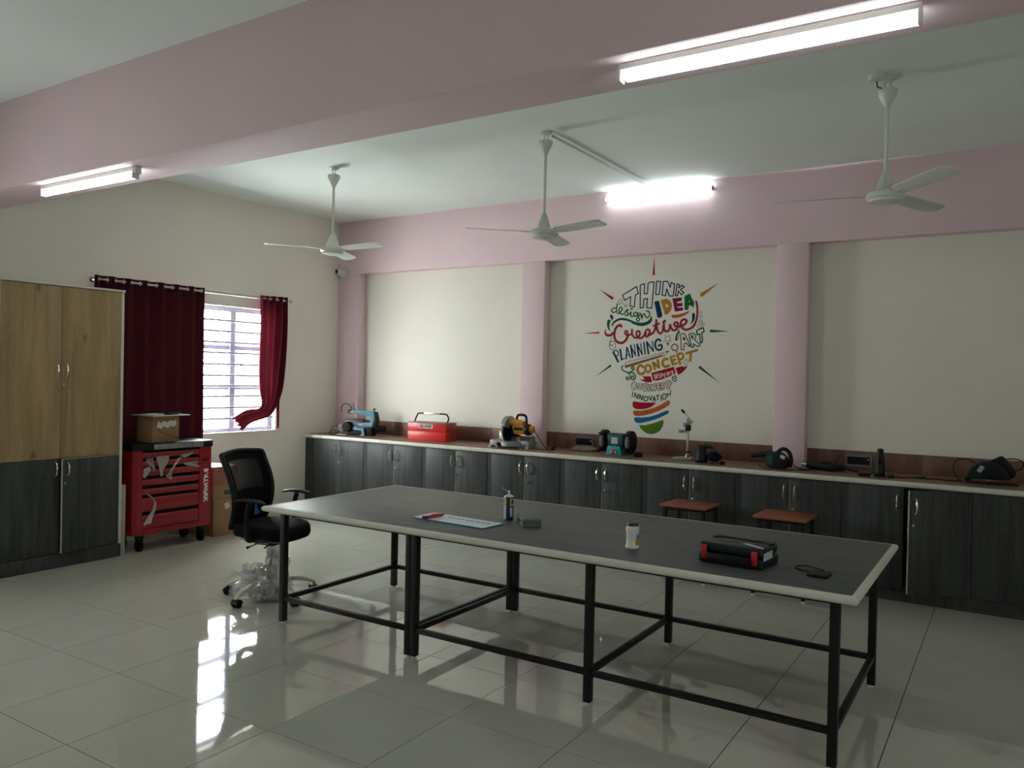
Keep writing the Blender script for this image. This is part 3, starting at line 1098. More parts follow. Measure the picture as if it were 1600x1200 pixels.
for z0, z1 in ((.822, .868), (.745, .792), (.665, .714), (.582, .632), (.500, .548), (.352, .470), (.205, .318)):
    d = MB()
    prof = [(F - .044, z0), (F - .008, z0), (F - .004, z0 + .008), (F - .004, z1 - .018), (F - .014, z1), (F - .020, z1), (F - .016, z1 - .018), (F - .044, z1 - .018)]
    d.prism(prof, y0 + .078, y1 - .133, 'xz')
    dr = d.build('drawer', 'red', tr)
    MB().box(F - .044, F - .010, y0 + .0765, y0 + .0775, z0, z1).build('drawer_gap_shade', 'black', dr)  # black strip standing in for shade in the gap beside the drawer
MB().box(F - .0005, F + .003, y1 - .105, y1 - .05, .755, .775).build('lock_plate', 'black', tr)
for z in (.85,):
    MB().lathe([(.006, 0), (.006, .003)], (F, y1 - .065, z), 'x', 10).build('key_lock', 'chrome', tr)
# white brand lettering reading downwards; a small bull's head stands for its second letter
lr = (PI / 2, PI / 2, PI / 2)
LR = Matrix(((0, 0, 1), (0, 1, 0), (-1, 0, 0))).to_euler()
text_part('lettering', 'B', .058, 'white', tr, (F + .001, y1 - .065, .665), LR, .0035, 1.0)
text_part('lettering', 'LLWaRK', .058, 'white', tr, (F + .001, y1 - .065, .492), LR, .0035, 1.10)
bull = MB()
def yz(pts):  # (along text, up) -> local y,z
    return [(y1 - .065 + b, .618 - a) for a, b in pts]
bull.prism(yz([(-.012, .012), (.012, .012), (.007, -.016), (-.007, -.016)]), F + .0004, F + .0016, 'yz')
bull.prism(yz([(-.012, .010), (-.024, .018), (-.022, .034), (-.017, .022), (-.006, .012)]), F + .0004, F + .0016, 'yz')
bull.prism(yz([(.012, .010), (.024, .018), (.022, .034), (.017, .022), (.006, .012)]), F + .0004, F + .0016, 'yz')
bull.build('bull_emblem', 'white', tr)
for xx in (F - .06, B + .06):
    for yy in (y0 + .09, y1 - .07):
        c = MB()
        c.lathe([(.02, -.018), (.046, -.017), (.052, -.010), (.052, .010), (.046, .017), (.02, .018)], (xx, yy, .052), 'y', 22)
        w = c.build('wheel', 'rubber', tr)
        f = MB().box(xx - .018, xx + .018, yy - .026, yy - .020, .045, .12).box(xx - .018, xx + .018, yy + .020, yy + .026, .045, .12).box(xx - .026, xx + .026, yy - .028, yy + .028, .118, .150)
        f.cyl((xx, yy - .03, .052), (xx, yy + .03, .052), .007, n=8)
        f.build('fork', 'black_metal', w)
# torn film on the drawer fronts
def scrap(pts, m='wrap_dense', seed=0):
    b = MB()
    rows = []
    for (ya, za, yb, zb) in pts:
        rows.append([(F + .004 + .014 * abs(noise.noise(Vector((s * 3, za * 30, seed)))), ya + (yb - ya) * s, za + (zb - za) * s + .006 * noise.noise(Vector((s * 5, seed, za * 9)))) for s in [q / 6 for q in range(7)]])
    b.sheet(rows)
    o = b.build('film_scrap', m, tr)
    return o


scrap([(-.285, .815, -.22, .822), (-.275, .79, -.215, .80), (-.245, .755, -.205, .76), (-.215, .715, -.19, .73), (-.225, .69, -.205, .70)], 'wrap', 1)
scrap([(-.19, .83, -.06, .83), (-.18, .79, -.065, .79), (-.16, .74, -.09, .74), (-.15, .70, -.12, .70), (-.145, .65, -.12, .655)], 'wrap_dense', 2)
scrap([(.02, .80, .09, .82), (.0, .77, .06, .80), (-.03, .73, .02, .75), (-.06, .69, -.02, .70), (-.075, .655, -.055, .66)], 'wrap', 3)
scrap([(.05, .83, .18, .85), (.06, .81, .17, .83), (.10, .80, .13, .81)], 'wrap_dense', 4)
scrap([(.08, .75, .23, .76), (.10, .735, .24, .72), (.14, .72, .26, .70)], 'wrap', 5)
scrap([(-.305, .73, -.25, .75), (-.30, .70, -.23, .72), (-.31, .67, -.26, .68), (-.30, .65, -.28, .65)], 'wrap_dense', 6)
scrap([(-.10, .66, -.02, .67), (-.08, .64, -.03, .645), (-.05, .61, -.03, .615)], 'wrap', 7)
scrap([(-.31, .55, -.27, .52), (-.28, .52, -.25, .49), (-.22, .48, -.20, .46), (-.20, .43, -.175, .42), (-.21, .37, -.18, .37), (-.26, .31, -.20, .33), (-.30, .25, -.22, .27), (-.29, .235, -.22, .25)], 'wrap_dense', 8)

cb = thing('carton', 'brown carton with a torn white label standing on the red trolley', 'carton', (-6.52, 4.335, .946), math.radians(4), 'cartons')
MB().box(-.11, .105, -.135, .140, 0, .235).build('box', 'carton', cb, bevel=0.003)
lab = MB()
rag = [(-.10, .10), (-.08, .175), (-.05, .15), (-.02, .172), (.01, .155), (.05, .175), (.08, .165), (.105, .18), (.11, .13), (.08, .115), (.05, .125), (.02, .105), (-.02, .125), (-.05, .10), (-.07, .115)]
lab.prism([(a, b + .02) for a, b in rag], .1055, .1070, 'yz')
lab.build('torn_label', 'tape', cb)
MB().tube(smooth_path([(.11, -.12, .20), (.112, -.10, .13), (.112, -.02, .08), (.112, .10, .045), (.112, .128, .02)]), .0022, 6).build('cord', 'black', cb)
pb = thing('panel', 'pale panel strewn with papers lying on the trolley carton', 'panel', (-6.50, 4.345, 1.1815), math.radians(4))
MB().box(-.16, .15, -.185, .198, 0, .010).build('board', 'label_grey', pb, bevel=0.002)
MB().obox((.03, -.08, .014), (.12, .16, .008), (0, .03, .2)).build('paper', 'tape', pb)
MB().obox((.02, .10, .014), (.15, .13, .007), (.02, 0, -.3)).build('paper', 'tape', pb)
MB().obox((.08, .06, .020), (.07, .16, .012), (.04, 0, .25)).build('black_strip', 'black', pb)

for z0, z1, m, w, dx, lb in ((0, .358, 'carton', .34, 0, 'large brown carton on the floor beside the red trolley, bottom of its stack'),
                             (.359, .485, 'carton', .30, -.01, 'flat brown carton in the middle of the stack beside the red trolley'),
                             (.486, .665, 'carton_red', .29, -.015, 'reddish carton with white top on the stack beside the red trolley')):
    c = thing('carton', lb, 'carton', (-6.645 + dx, 4.88 + w / 2, z0), math.radians(1.5), 'cartons')
    MB().box(-.19, .19, -w / 2, w / 2, 0, z1 - z0).build('box', m, c, bevel=0.003)
    MB().box(-.1905, .1905, -.004, .004, 0.01, z1 - z0 + .0006).build('tape', 'carton', c)
    if z0 == 0:
        MB().obox((.1905, -.01, .285), (.001, .055, .06), (.3, 0, 0)).build('label', 'tape', c)
    if m == 'carton_red':
        MB().box(-.188, .188, -w / 2 + .003, w / 2 - .003, z1 - z0, z1 - z0 + .002).build('paper', 'tape', c)
    else:
        MB().box(.190, .1906, -.02, .10, .03, .075).build('print', 'ink', c) if z0 else None
CT = CT + .0006      # things rest just on the worktop
# ------------------------------------------------------------------ tools on the counter
def rnd(poly, sub=4):
    return [(p.x, p.y) for p in smooth_path([(a, b, 0) for a, b in poly], sub, True)]


# scroll saw
s = thing('scroll_saw', 'pale blue scroll saw with gooseneck in the left corner of the counter', 'scroll saw', (-6.335, 6.725, CT), math.radians(17))
def S(pts):
    return [((a - 750) * .00047, (972 - b) * .00046) for a, b in pts]
MB().prism(S([(500, 345), (560, 338), (1150, 365), (1195, 395), (1215, 560), (1175, 765), (900, 775), (640, 745), (630, 660), (1090, 650), (1095, 500), (1060, 485), (850, 475), (790, 425), (500, 435)]), -.028, .028).build('arm_body', 'blue_tool', s, bevel=0.004)
MB().prism(S([(1165, 372), (1240, 385), (1285, 560), (1275, 720), (1190, 790), (1130, 780), (1205, 560), (1190, 400)]), -.034, .034).build('rear_cover', 'black', s, bevel=0.003)
MB().prism(S([(490, 340), (600, 340), (600, 440), (490, 432)]), -.031, .031).build('nose', 'teal_dark', s, bevel=0.003)
MB().prism(S([(600, 385), (640, 385), (640, 415), (560, 415), (560, 385)]), -.0325, -.031).build('badge', 'label_grey', s)
MB().prism(S([(765, 672), (880, 680), (880, 725), (765, 718)]), -.030, -.028).build('badge', 'label_grey', s)
MB().lathe([(.105, .172), (.11, .176), (.11, .182), (.105, .184), (.002, .184)], (-.055, 0, 0), n=32).build('saw_table', 'grey', s)
MB().lathe([(.02, -.075), (.052, -.07), (.058, -.045), (.058, .02), (.02, .03)], (-.105, -.03, .095), 'y', 24).build('motor', 'black', s)
MB().lathe([(.01, -.045), (.045, -.04), (.05, 0), (.03, .03)], (-.18, -.02, .085), 'y', 20).build('dust_port', 'grey', s)
MB().cyl((.20, .0, .08), (.33, .03, .085), .042, .034, 18).build('rear_motor', 'black', s)
b = MB().box(-.23, -.11, -.09, .09, 0, .012).box(.06, .10, -.08, .08, 0, .012).box(-.20, -.17, -.02, .02, .012, .09)
b.build('base_plate', 'cast', s, bevel=0.003)
MB().prism(S([(700, 770), (980, 775), (1000, 960), (935, 968), (920, 840), (700, 830)]), -.085, -.075).prism(S([(700, 770), (980, 775), (1000, 960), (935, 968), (920, 840), (700, 830)]), .075, .085).build('stand', 'blue_tool', s)
MB().box(.10, .20, -.06, .06, 0, .10).build('rear_base', 'black', s, bevel=0.006)
MB().box(-.09, .09, -.06, .06, .004, .06).build('motor_base', 'black', s, bevel=0.006)
G2 = [((a - 750) * .00047, -.01, (972 - c) * .00046) for a, c in ((565, 345), (560, 280), (520, 228), (450, 205), (400, 192), (345, 225), (308, 310), (305, 360), (318, 405))]
MB().tube(smooth_path(G2, 4), .005, 8).build('gooseneck', 'black', s)
MB().cyl((-.07, .01, .28), (-.07, .01, .365), .0035, n=8).build('blade_rod', 'black', s)
MB().cyl((-.05, 0, .275), (-.05, 0, .300), .009, n=10).build('clamp_knob', 'teal_dark', s)
MB().lathe([(.006, .27), (.006, .295), (.016, .298), (.017, .308), (.004, .310)], (.197, 0, 0), n=16).build('tension_knob', 'black', s)
cbp = [(-.20, -.02, .05), (-.24, -.05, .10), (-.29, -.06, .095), (-.31, -.05, .03), (-.27, -.08, .006), (-.22, -.07, .02), (-.25, -.03, .05), (-.31, -.06, .045), (-.32, -.09, .006), (-.26, -.10, .006), (-.23, -.06, .015), (-.28, -.04, .03)]
MB().tube(clampz(smooth_path(cbp, 5), .0035), .0035, 6).build('power_cord', 'black', s)

# red cantilever toolbox
t = thing('toolbox', 'bright red metal cantilever toolbox with steel carrying handle on the counter', 'toolbox', (-5.315, 6.785, CT), math.radians(4.6))
MB().box(-.243, .243, -.105, .105, 0, .098).build('lower_tray', 'red_box', t, bevel=0.003)
MB().box(-.2435, .2435, -.1055, .1055, .099, .188).build('upper_tray', 'red_box', t, bevel=0.003)
for sgn in (-1, 1):
    MB().box(-.246, .246, sgn * .054 - .053, sgn * .054 + .053, .188, .197).build('lid', 'grey', t, bevel=0.002)
hb = [(-.225, 0, .19), (-.215, 0, .225), (-.19, 0, .272), (-.16, 0, .288), (0, 0, .288), (.16, 0, .288), (.195, 0, .272), (.21, 0, .235), (.19, 0, .19)]
MB().tube(smooth_path(hb, 4), .0085, 10).build('carrying_handle', 'black_metal', t)
MB().box(-.10, .10, -.011, .011, .279, .297).build('grip', 'steel', t, bevel=0.004)
for a, c in ((-.08, .05), (.05, -.08), (-.02, .09), (.085, -.02)):
    MB().obox((.2475, (a + c) / 2, .105), (.003, .012, .16), (math.atan2(c - a, .15) * 1.0, 0, 0)).build('linkage_bar', 'steel', t)
lb = MB().box(-.09, .078, -.1070, -.1056, .135, .176).build('label', 'tape', t)
tm_rot = (PI / 2, 0, 0)
text_part('lettering', 'B LLWARK', .040, 'ink', lb, (-.006, -.1072, .1555), tm_rot, .0025, .78)
bull2 = MB().prism([(-.0635 + a * .75, .1545 + c * .75) for a, c in ((-.012, .012), (.012, .012), (.007, -.016), (-.007, -.016))], -.1075, -.1070)
for q in (-1, 1):
    bull2.prism([(-.0635 + q * a * .75, .1545 + c * .75) for a, c in ((.012, .010), (.022, .018), (.020, .03), (.015, .02), (.006, .012))], -.1075, -.1070)
bull2.build('bull_emblem', 'ink', lb)

# yellow mitre saw
m = thing('mitre_saw', 'yellow mitre saw with grey blade guard in front of the pink column', 'mitre saw', (-4.215, 6.70, CT), math.radians(2))
MB().lathe([(.02, .012), (.125, .012), (.135, .025), (.135, .06), (.125, .066), (.02, .066)], (0, -.02, 0), n=36).build('turntable', 'cast', m)
for a, c in ((-.235, -.125), (.115, .215)):
    f = MB().box(a, c, -.07, .09, .008, .07).box(a - .005, a + .03, -.09, .10, 0, .02).box(c - .03, c + .005, -.09, .10, 0, .02)
    f.build('side_table', 'cast', m, bevel=0.004)
MB().box(-.21, -.05, .07, .088, .07, .155).build('fence', 'steel', m, bevel=0.003)
MB().box(.03, .20, .07, .088, .07, .115).build('fence', 'cast', m, bevel=0.003)
MB().box(-.205, -.125, .066, .070, .13, .152).build('fence_label', 'label_yellow', m)
MB().box(-.105, -.075, -.155, -.03, .02, .055).build('mitre_lever', 'black', m, bevel=0.004)
# upper guard: hollow half disc
gp = []
for k in range(25):
    a = math.radians(-62 + 230 * k / 24)
    gp.append((.128 * math.cos(a), .128 * math.sin(a)))
for k in range(25):
    a = math.radians(168 - 230 * k / 24)
    gp.append((.035 * math.cos(a), .035 * math.sin(a)))
MB().prism([(a - .0, c + .185) for a, c in gp], -.085, -.030, 'yz').build('upper_guard', 'cast', m, bevel=0.008)
MB().lathe([(.02, -.068), (.115, -.064), (.120, -.056), (.120, -.040), (.02, -.036)], (0, -.012, .172), 'x', 36).build('lower_guard', 'black', m)
MB().lathe([(.004, -.053), (.122, -.053), (.122, -.051), (.004, -.051)], (0, -.012, .160), 'x', 48).build('blade', 'steel', m)
MB().prism([(-.055, .255), (-.040, .275), (.06, .283), (.10, .272), (.125, .262), (.135, .225), (.06, .228), (-.03, .238), (-.05, .240)], -.055, .03).build('arm_cover', 'yellow', m, bevel=0.006)
MB().prism([(.01, .215), (.03, .228), (.140, .230), (.148, .155), (.12, .135), (.03, .140)], -.055, .035).build('motor_housing', 'yellow', m, bevel=0.008)
MB().box(.035, .135, -.0565, -.0553, .178, .205).build('name_plate', 'black', m)
MB().box(.075, .13, -.0562, -.0553, .158, .172).build('name_plate', 'orange', m)
MB().prism([(-.03, .14), (.03, .225), (.03, .13), (.10, .120), (.02, .10)], -.05, .02).build('gear_case', 'black', m, bevel=0.004)
MB().lathe([(.02, .145), (.052, .146), (.058, .155), (.058, .185), (.050, .195), (.02, .20)], (0, -.01, .185), 'x', 24).build('motor_cap', 'black', m)
MB().lathe([(.02, .195), (.036, .196), (.040, .215), (.034, .232), (.01, .235)], (0, -.01, .190), 'x', 20).build('brush_cap', 'yellow', m)
MB().tube(smooth_path([(.035, -.01, .262), (.042, -.01, .305), (.06, -.01, .328), (.12, -.01, .328), (.145, -.01, .31), (.150, -.01, .270), (.155, -.01, .235)], 4), .0125, 10).build('handle', 'black', m)
MB().box(-.06, .00, .02, .08, .06, .20).build('pivot_arm', 'cast', m, bevel=0.008)
cp = [(.20, -.01, .165), (.24, -.01, .175), (.29, -.02, .12), (.35, .0, .03), (.38, .02, .006), (.42, -.01, .05), (.44, .02, .10), (.46, .0, .05), (.44, -.05, .006), (.33, -.08, .006), (.27, -.05, .02), (.245, -.03, .10), (.21, -.02, .15)]
MB().tube(clampz(smooth_path(cp, 5), .0038), .0038, 6).build('power_cord', 'black', m)
MB().box(.435, .470, -.04, .0, .004, .045).build('plug', 'black', m, bevel=0.006)

# grey rag
r = thing('rag', 'crumpled grey rag on the counter below the socket box', 'rag', (-3.52, 6.905, CT))
b = MB()
rings = []
for f, z in ((1.0, .002), (1.06, .012), (1.0, .026), (.8, .036), (.5, .040), (.1, .038)):
    q = []
    for k in range(36):
        a = 2 * PI * k / 36
        w = 1 + .16 * noise.noise(Vector((math.cos(a) * 1.7, math.sin(a) * 1.7, 3)))
        q.append((.13 * math.copysign(abs(math.cos(a)) ** .7, math.cos(a)) * f * w, .075 * math.copysign(abs(math.sin(a)) ** .7, math.sin(a)) * f * w, z + (.010 * noise.noise(Vector((math.cos(a) * 3 * f, math.sin(a) * 3 * f, 1))) if z > .02 else 0)))
    rings.append(q)
b.rings(rings).build('cloth', 'cloth', r)
MB().obox((.02, -.02, .041), (.12, .03, .012), (.05, .08, .3)).build('fold', 'cloth', r, bevel=0.005)

# bench grinder
g = thing('bench_grinder', 'teal bench grinder with two dark wheel guards and a red switch', 'bench grinder', (-3.115, 6.775, CT), math.radians(-2))
MB().box(-.085, .085, -.065, .075, .075, .195).build('motor', 'teal', g, bevel=0.022, seg=3)
for x in (-.07, -.035, .0, .035, .07):
    MB().box(x - .006, x + .006, -.06, .07, .192, .199).build('cooling_rib', 'teal', g, bevel=0.002)
MB().prism([(-.085, 0), (.085, 0), (.062, .085), (-.062, .085)], -.085, .07).build('base', 'teal_light', g, bevel=0.006)
MB().prism([(-.035, .012), (.035, .012), (.030, .052), (-.030, .052)], -.089, -.0853).build('switch_plate', 'black', g)
MB().box(-.014, .014, -.096, -.089, .018, .050).build('switch', 'switch_red', g, bevel=0.003)
for sx in (-1, 1):
    MB().box(sx * .024 - .005, sx * .024 + .005, -.092, -.089, .016, .046).build('indicator', 'white', g)
MB().box(-.03, .032, -.068, -.0655, .105, .165).build('rating_plate', 'label_grey', g)
for sx in (-1, 1):
    c = sx * .132
    MB().cyl((sx * .083, 0, .125), (c, 0, .125), .028, n=16).build('shaft', 'black', g)
    MB().lathe([(.02, -.012), (.083, -.012), (.083, .012), (.02, .012)], (c, -.012, .122), 'x', 36).build('grinding_wheel', 'grey', g)
    gp = []
    for k in range(25):
        a = math.radians(-150 + 295 * k / 24)
        gp.append((.098 * math.cos(a), .125 + .104 * math.sin(a)))
    gp += [(.06 * math.cos(math.radians(145)), .125 + .06 * math.sin(math.radians(145))), (.06 * math.cos(math.radians(-150)), .125 + .06 * math.sin(math.radians(-150)))]
    MB().prism(gp, c - .023, c + .023, 'yz').build('wheel_guard', 'black', g, bevel=0.004)
    MB().box(c - .022, c + .022, -.10, -.07, .19, .205).build('spark_arrestor', 'black', g, bevel=0.002)
    MB().box(c - .02, c + .02, -.135, -.09, .055, .062).box(c - .006, c + .006, -.12, -.05, .035, .057).build('tool_rest', 'black', g)
    MB().cyl((c + sx * .02, -.055, .035), (c + sx * .045, -.055, .035), .02, n=14).build('clamp_knob', 'black', g)
MB().tube(clampz(smooth_path([(.06, .07, .03), (.14, .06, .012), (.20, .0, .01), (.23, -.03, .03)], 5), .004), .004, 6).build('power_cord', 'black', g)
MB().obox((.235, -.05, .022), (.075, .05, .042), (0, 0, .4)).build('adapter', 'black', g, bevel=0.006)

# drill stand
d = thing('drill_stand', 'chrome drill stand with black lever grip on a grey foot', 'drill stand', (-2.475, 6.79, CT), math.radians(6))
MB().prism([(-.085, -.075), (.085, -.075), (.085, .06), (.06, .075), (-.06, .075), (-.085, .06)], 0, .022, 'xy').build('foot_plate', 'cast', d, bevel=0.005)
MB().cyl((.025, .03, .02), (.025, .03, .05), .022, .018, 16).build('socket', 'cast', d)
MB().cyl((.025, .03, .05), (.025, .03, .345), .0125, n=16).build('column', 'chrome', d)
MB().cyl((.025, .03, .062), (.025, .03, .075), .021, n=16).build('stop_collar', 'black', d)
MB().box(.005, .047, .008, .052, .255, .31).build('carriage', 'black', d, bevel=0.004)
MB().box(.012, .042, .014, .046, .31, .365).build('carriage_head', 'steel', d, bevel=0.004)
MB().box(-.02, .01, .012, .042, .265, .33).build('gauge', 'steel', d, bevel=0.003)
MB().box(-.018, .006, .0105, .012, .268, .292).build('gauge_label', 'white', d)
hd = MB()
hd.lathe([(.024, -.012), (.030, -.012), (.030, .012), (.024, .012)], (-.045, .02, .25), n=20).box(-.02, .03, .01, .035, .24, .262)
hd.build('drill_collar', 'cast', d)
MB().tube([(.050, .02, .345), (.02, .02, .385), (-.012, .02, .42)], .005, 8).build('lever', 'chrome', d)
MB().tube([(-.008, .02, .414), (-.035, .02, .444)], .0105, 10).build('lever_grip', 'black', d)
MB().obox((.052, .02, .342), (.035, .03, .02), (0, .7, 0)).build('pivot', 'steel', d, bevel=0.003)

# palm sander
p = thing('palm_sander', 'dark teal palm sander with dust bag beside the drill stand', 'sander', (-2.275, 6.675, CT), math.radians(-10))
MB().lathe([(.02, 0), (.055, .002), (.056, .014), (.05, .018)], n=28).build('sanding_pad', 'rubber', p)
MB().lathe([(.048, .018), (.050, .04), (.042, .075), (.040, .105), (.044, .125), (.046, .145), (.030, .155), (.005, .157)], n=28).build('body', 'teal_dark', p)
MB().tube(smooth_path([(.03, 0, .140), (.07, .0, .143), (.11, .0, .132)], 4), [.024, .022, .02, .019, .018, .017, .015, .012, .008], 12).build('handle', 'teal_dark', p)
crumple((.115, .01, .055), (.06, .045, .042), 4.2, amp=.2).build('dust_bag', 'black_fabric', p)
MB().tube(clampz(smooth_path([(.10, .0, .132), (.15, -.01, .10), (.20, -.03, .035), (.18, -.06, .006), (.12, -.07, .006), (.16, -.05, .02), (.22, -.05, .015)], 5), .004), .004, 6).build('power_cord', 'black', p)
MB().obox((.225, -.05, .018), (.04, .03, .03), (0, 0, .5)).build('plug', 'black', p, bevel=0.005)

# blower
w = thing('air_blower', 'dark teal air blower with long black nozzle in front of the pink column', 'blower', (-1.61, 6.665, CT), math.radians(-4))
MB().prism(rnd([(-.10, .02), (-.11, .06), (-.10, .115), (-.06, .135), (.01, .13), (.05, .10), (.07, .06), (.06, .02), (.02, .003), (-.06, .003)]), -.035, .045).build('fan_housing', 'teal_dark', w, bevel=0.008)
MB().lathe([(.01, -.042), (.050, -.040), (.055, -.034), (.01, -.033)], (.0, 0, .065), 'y', 24).build('intake_ring', 'black', w)
MB().prism(rnd([(-.085, .035), (-.09, .09), (-.075, .105), (-.05, .10), (-.045, .05), (-.06, .03)]), -.0385, -.0355).build('side_cover', 'teal', w)
MB().tube(smooth_path([(-.06, .0, .115), (-.11, .0, .112), (-.17, .0, .103), (-.235, .0, .092)], 4), [.030, .030, .029, .028, .026, .025, .024, .023, .022, .021, .020, .020, .020], 14).build('nozzle', 'black', w)
MB().tube(smooth_path([(-.02, .0, .135), (.02, .0, .163), (.06, .0, .150), (.085, .0, .11), (.09, .0, .06), (.075, .0, .02)], 4), [.016] * 21, 10).build('handle', 'black', w)
MB().obox((.035, -.045, .10), (.038, .002, .026), (0, .35, 0)).build('sticker', 'tape', w)
MB().lathe([(.01, .05), (.048, .045), (.05, .0), (.03, -.01)], (.03, .0, .05), 'y', 20).build('motor', 'black', w)
MB().tube(clampz(smooth_path([(.085, .0, .07), (.11, .0, .04), (.16, .0, .012), (.24, .02, .006), (.16, -.04, .005), (.05, -.06, .005), (-.06, -.06, .005), (-.14, -.03, .006), (-.18, .01, .03)], 5), .004), .004, 6).build('power_cord', 'black', w)

# straight grinder
q = thing('straight_grinder', 'dark blue-green straight grinder with silver tip lying beside the pink column', 'grinder', (-1.30, 6.775, CT), math.radians(-8))
MB().lathe([(.006, -.175), (.010, -.174), (.010, -.158), (.016, -.156), (.016, -.128), (.01, -.127)], (0, 0, .033), 'x', 14).build('collet', 'chrome', q)
MB().lathe([(.012, -.128), (.024, -.12), (.030, -.09), (.030, .0), (.032, .04), (.033, .085), (.028, .10), (.01, .102)], (0, 0, .033), 'x', 20).build('body', 'teal_dark', q)
MB().lathe([(.02, .10), (.027, .105), (.027, .15), (.020, .17), (.006, .19)], (0, 0, .033), 'x', 18).build('tail', 'black', q)
MB().box(-.02, .05, -.012, .012, .062, .070).build('switch', 'black', q, bevel=0.003)
MB().tube(clampz(smooth_path([(.185, 0, .033), (.24, .02, .02), (.27, .05, .01), (.20, .09, .006), (.10, .10, .04), (.03, .09, .05), (.07, .08, .085), (.09, .07, .05), (.09, .06, .01)], 5), .0035), .0035, 6).build('power_cord', 'black', q)

# angle grinder standing upright
a = thing('angle_grinder', 'slim dark angle grinder standing upright on the counter', 'angle grinder', (-.86, 6.665, CT), math.radians(10))
MB().lathe([(.034, 0), (.036, .004), (.036, .03), (.033, .05), (.034, .085), (.031, .12), (.026, .155), (.023, .185), (.024, .20), (.019, .212), (.004, .216)], n=24).build('body', 'teal_dark', a)
MB().box(-.016, .016, -.040, -.030, .10, .135).build('switch', 'black', a, bevel=0.004)
MB().lathe([(.02, 0), (.042, .001), (.044, .012), (.03, .02)], (0, 0, 0), n=20).build('gear_head', 'black', a)
MB().tube(clampz(smooth_path([(-.03, -.01, .035), (-.06, -.03, .02), (-.09, -.05, .012), (-.14, -.05, .012)], 5), .0045), .0045, 6).build('power_cord', 'black', a)
MB().obox((-.11, -.055, .014), (.085, .032, .026), (0, 0, -.1)).build('plug', 'black', a, bevel=0.006)

# circular saw with its long cord
c = thing('circular_saw', 'dark circular saw with a long trailing cord at the right end of the counter', 'circular saw', (-.13, 6.765, CT), math.radians(6))
MB().box(-.165, .165, -.075, .075, .004, .012).build('base_plate', 'black_metal', c, bevel=0.003)
gp = [(-.135 * 1.0 * math.cos(PI * k / 20), .03 + .135 * math.sin(PI * k / 20)) for k in range(21)]
MB().prism([(x - .02, z) for x, z in gp], -.035, .005).build('blade_guard', 'teal_dark', c, bevel=0.008)
MB().lathe([(.02, -.075), (.05, -.07), (.055, -.04), (.055, -.03)], (.0, 0, .085), 'y', 24).build('motor', 'black', c)
MB().prism([(-.02, .16), (.06, .205), (.075, .20), (.10, .17), (.155, .10), (.15, .06), (.10, .03), (.06, .06), (.085, .10), (.05, .145), (.0, .135)], -.01, .032).build('handle', 'black', c, bevel=0.008)
MB().lathe([(.004, -.004), (.07, -.004), (.07, -.001), (.004, -.001)], (-.02, -.012, .09), 'y', 40).build('blade', 'steel', c)
MB().obox((-.07, -.037, .105), (.03, .003, .05), (0, .5, 0)).build('badge', 'label_grey', c)
MB().box(-.168, -.13, -.03, .03, .012, .04).build('depth_stop', 'black', c, bevel=0.004)
MB().tube(smooth_path([(.15, .02, .10), (.19, .03, .12), (.20, .04, .165), (.15, .04, .185), (.08, .03, .18)], 5), .0045, 6).build('hose_loop', 'black', c)
cord = [(-.10, .02, .14), (-.15, .04, .165), (-.215, .05, .155), (-.24, .05, .11), (-.23, .04, .05), (-.20, .02, .012), (-.185, .0, .006), (-.235, -.01, .006), (-.29, -.04, .006), (-.345, -.01, .006), (-.42, -.02, .006), (-.48, -.04, .006), (-.46, .03, .006), (-.42, .02, .012), (-.44, -.02, .012), (-.52, -.01, .006), (-.58, -.05, .006), (-.645, -.09, .012)]
MB().tube(clampz(smooth_path(cord, 6), .0042), .0042, 6).build('power_cord', 'black', c)
pl = MB().obox((-.665, -.10, .014), (.05, .036, .026), (0, 0, .5)).build('plug', 'black', c, bevel=0.007)
for k in (-1, 1):
    MB().cyl((-.665 + k * .010 - .01, -.115 + k * .006, .014), (-.665 + k * .010 - .005, -.135 + k * .006, .014), .003, n=8).build('pin', 'chrome', pl)

# ------------------------------------------------------------------ things on the work table
Z = TT + .0005
sb = thing('safety_sign', 'pale blue printed sign board lying flat on the work table', 'sign board', (-2.735, 3.752, Z), math.radians(-4.0))
MB().box(-.265, .265, -.098, .098, 0, .007).build('backing', 'sign_edge', sb, bevel=0.0015)
MB().box(-.262, .262, -.095, .095, .007, .0078).build('printed_face', 'sign', sb)
random.seed(3)
for row, yy in enumerate((.03, -.025)):
    x = -.10
    ln = MB()
    while x < .22:
        wd_ = random.uniform(.018, .034)
        ln.box(x, x + wd_, yy - .010, yy + .010, .0078, .0082)
        x += wd_ + random.uniform(.006, .016)
    ln.build('print_line', 'label_grey' if row else 'ink', sb)
kn = thing('utility_knife', 'orange-red utility knife with dark end lying on the sign board', 'knife', (-2.898, 3.728, Z + .0082), math.radians(84))
MB().box(-.055, .075, -.014, .014, 0, .017).build('body', 'orange_red', kn, bevel=0.005)
MB().box(-.082, -.055, -.015, .015, 0, .018).build('end_cap', 'navy', kn, bevel=0.004)
MB().prism([(.075, -.008), (.098, -.003), (.098, .004), (.075, .009)], .006, .010, 'xy').build('blade', 'black_metal', kn)
MB().box(-.01, .03, -.006, .006, .017, .021).build('slider', 'orange_red', kn, bevel=0.002)

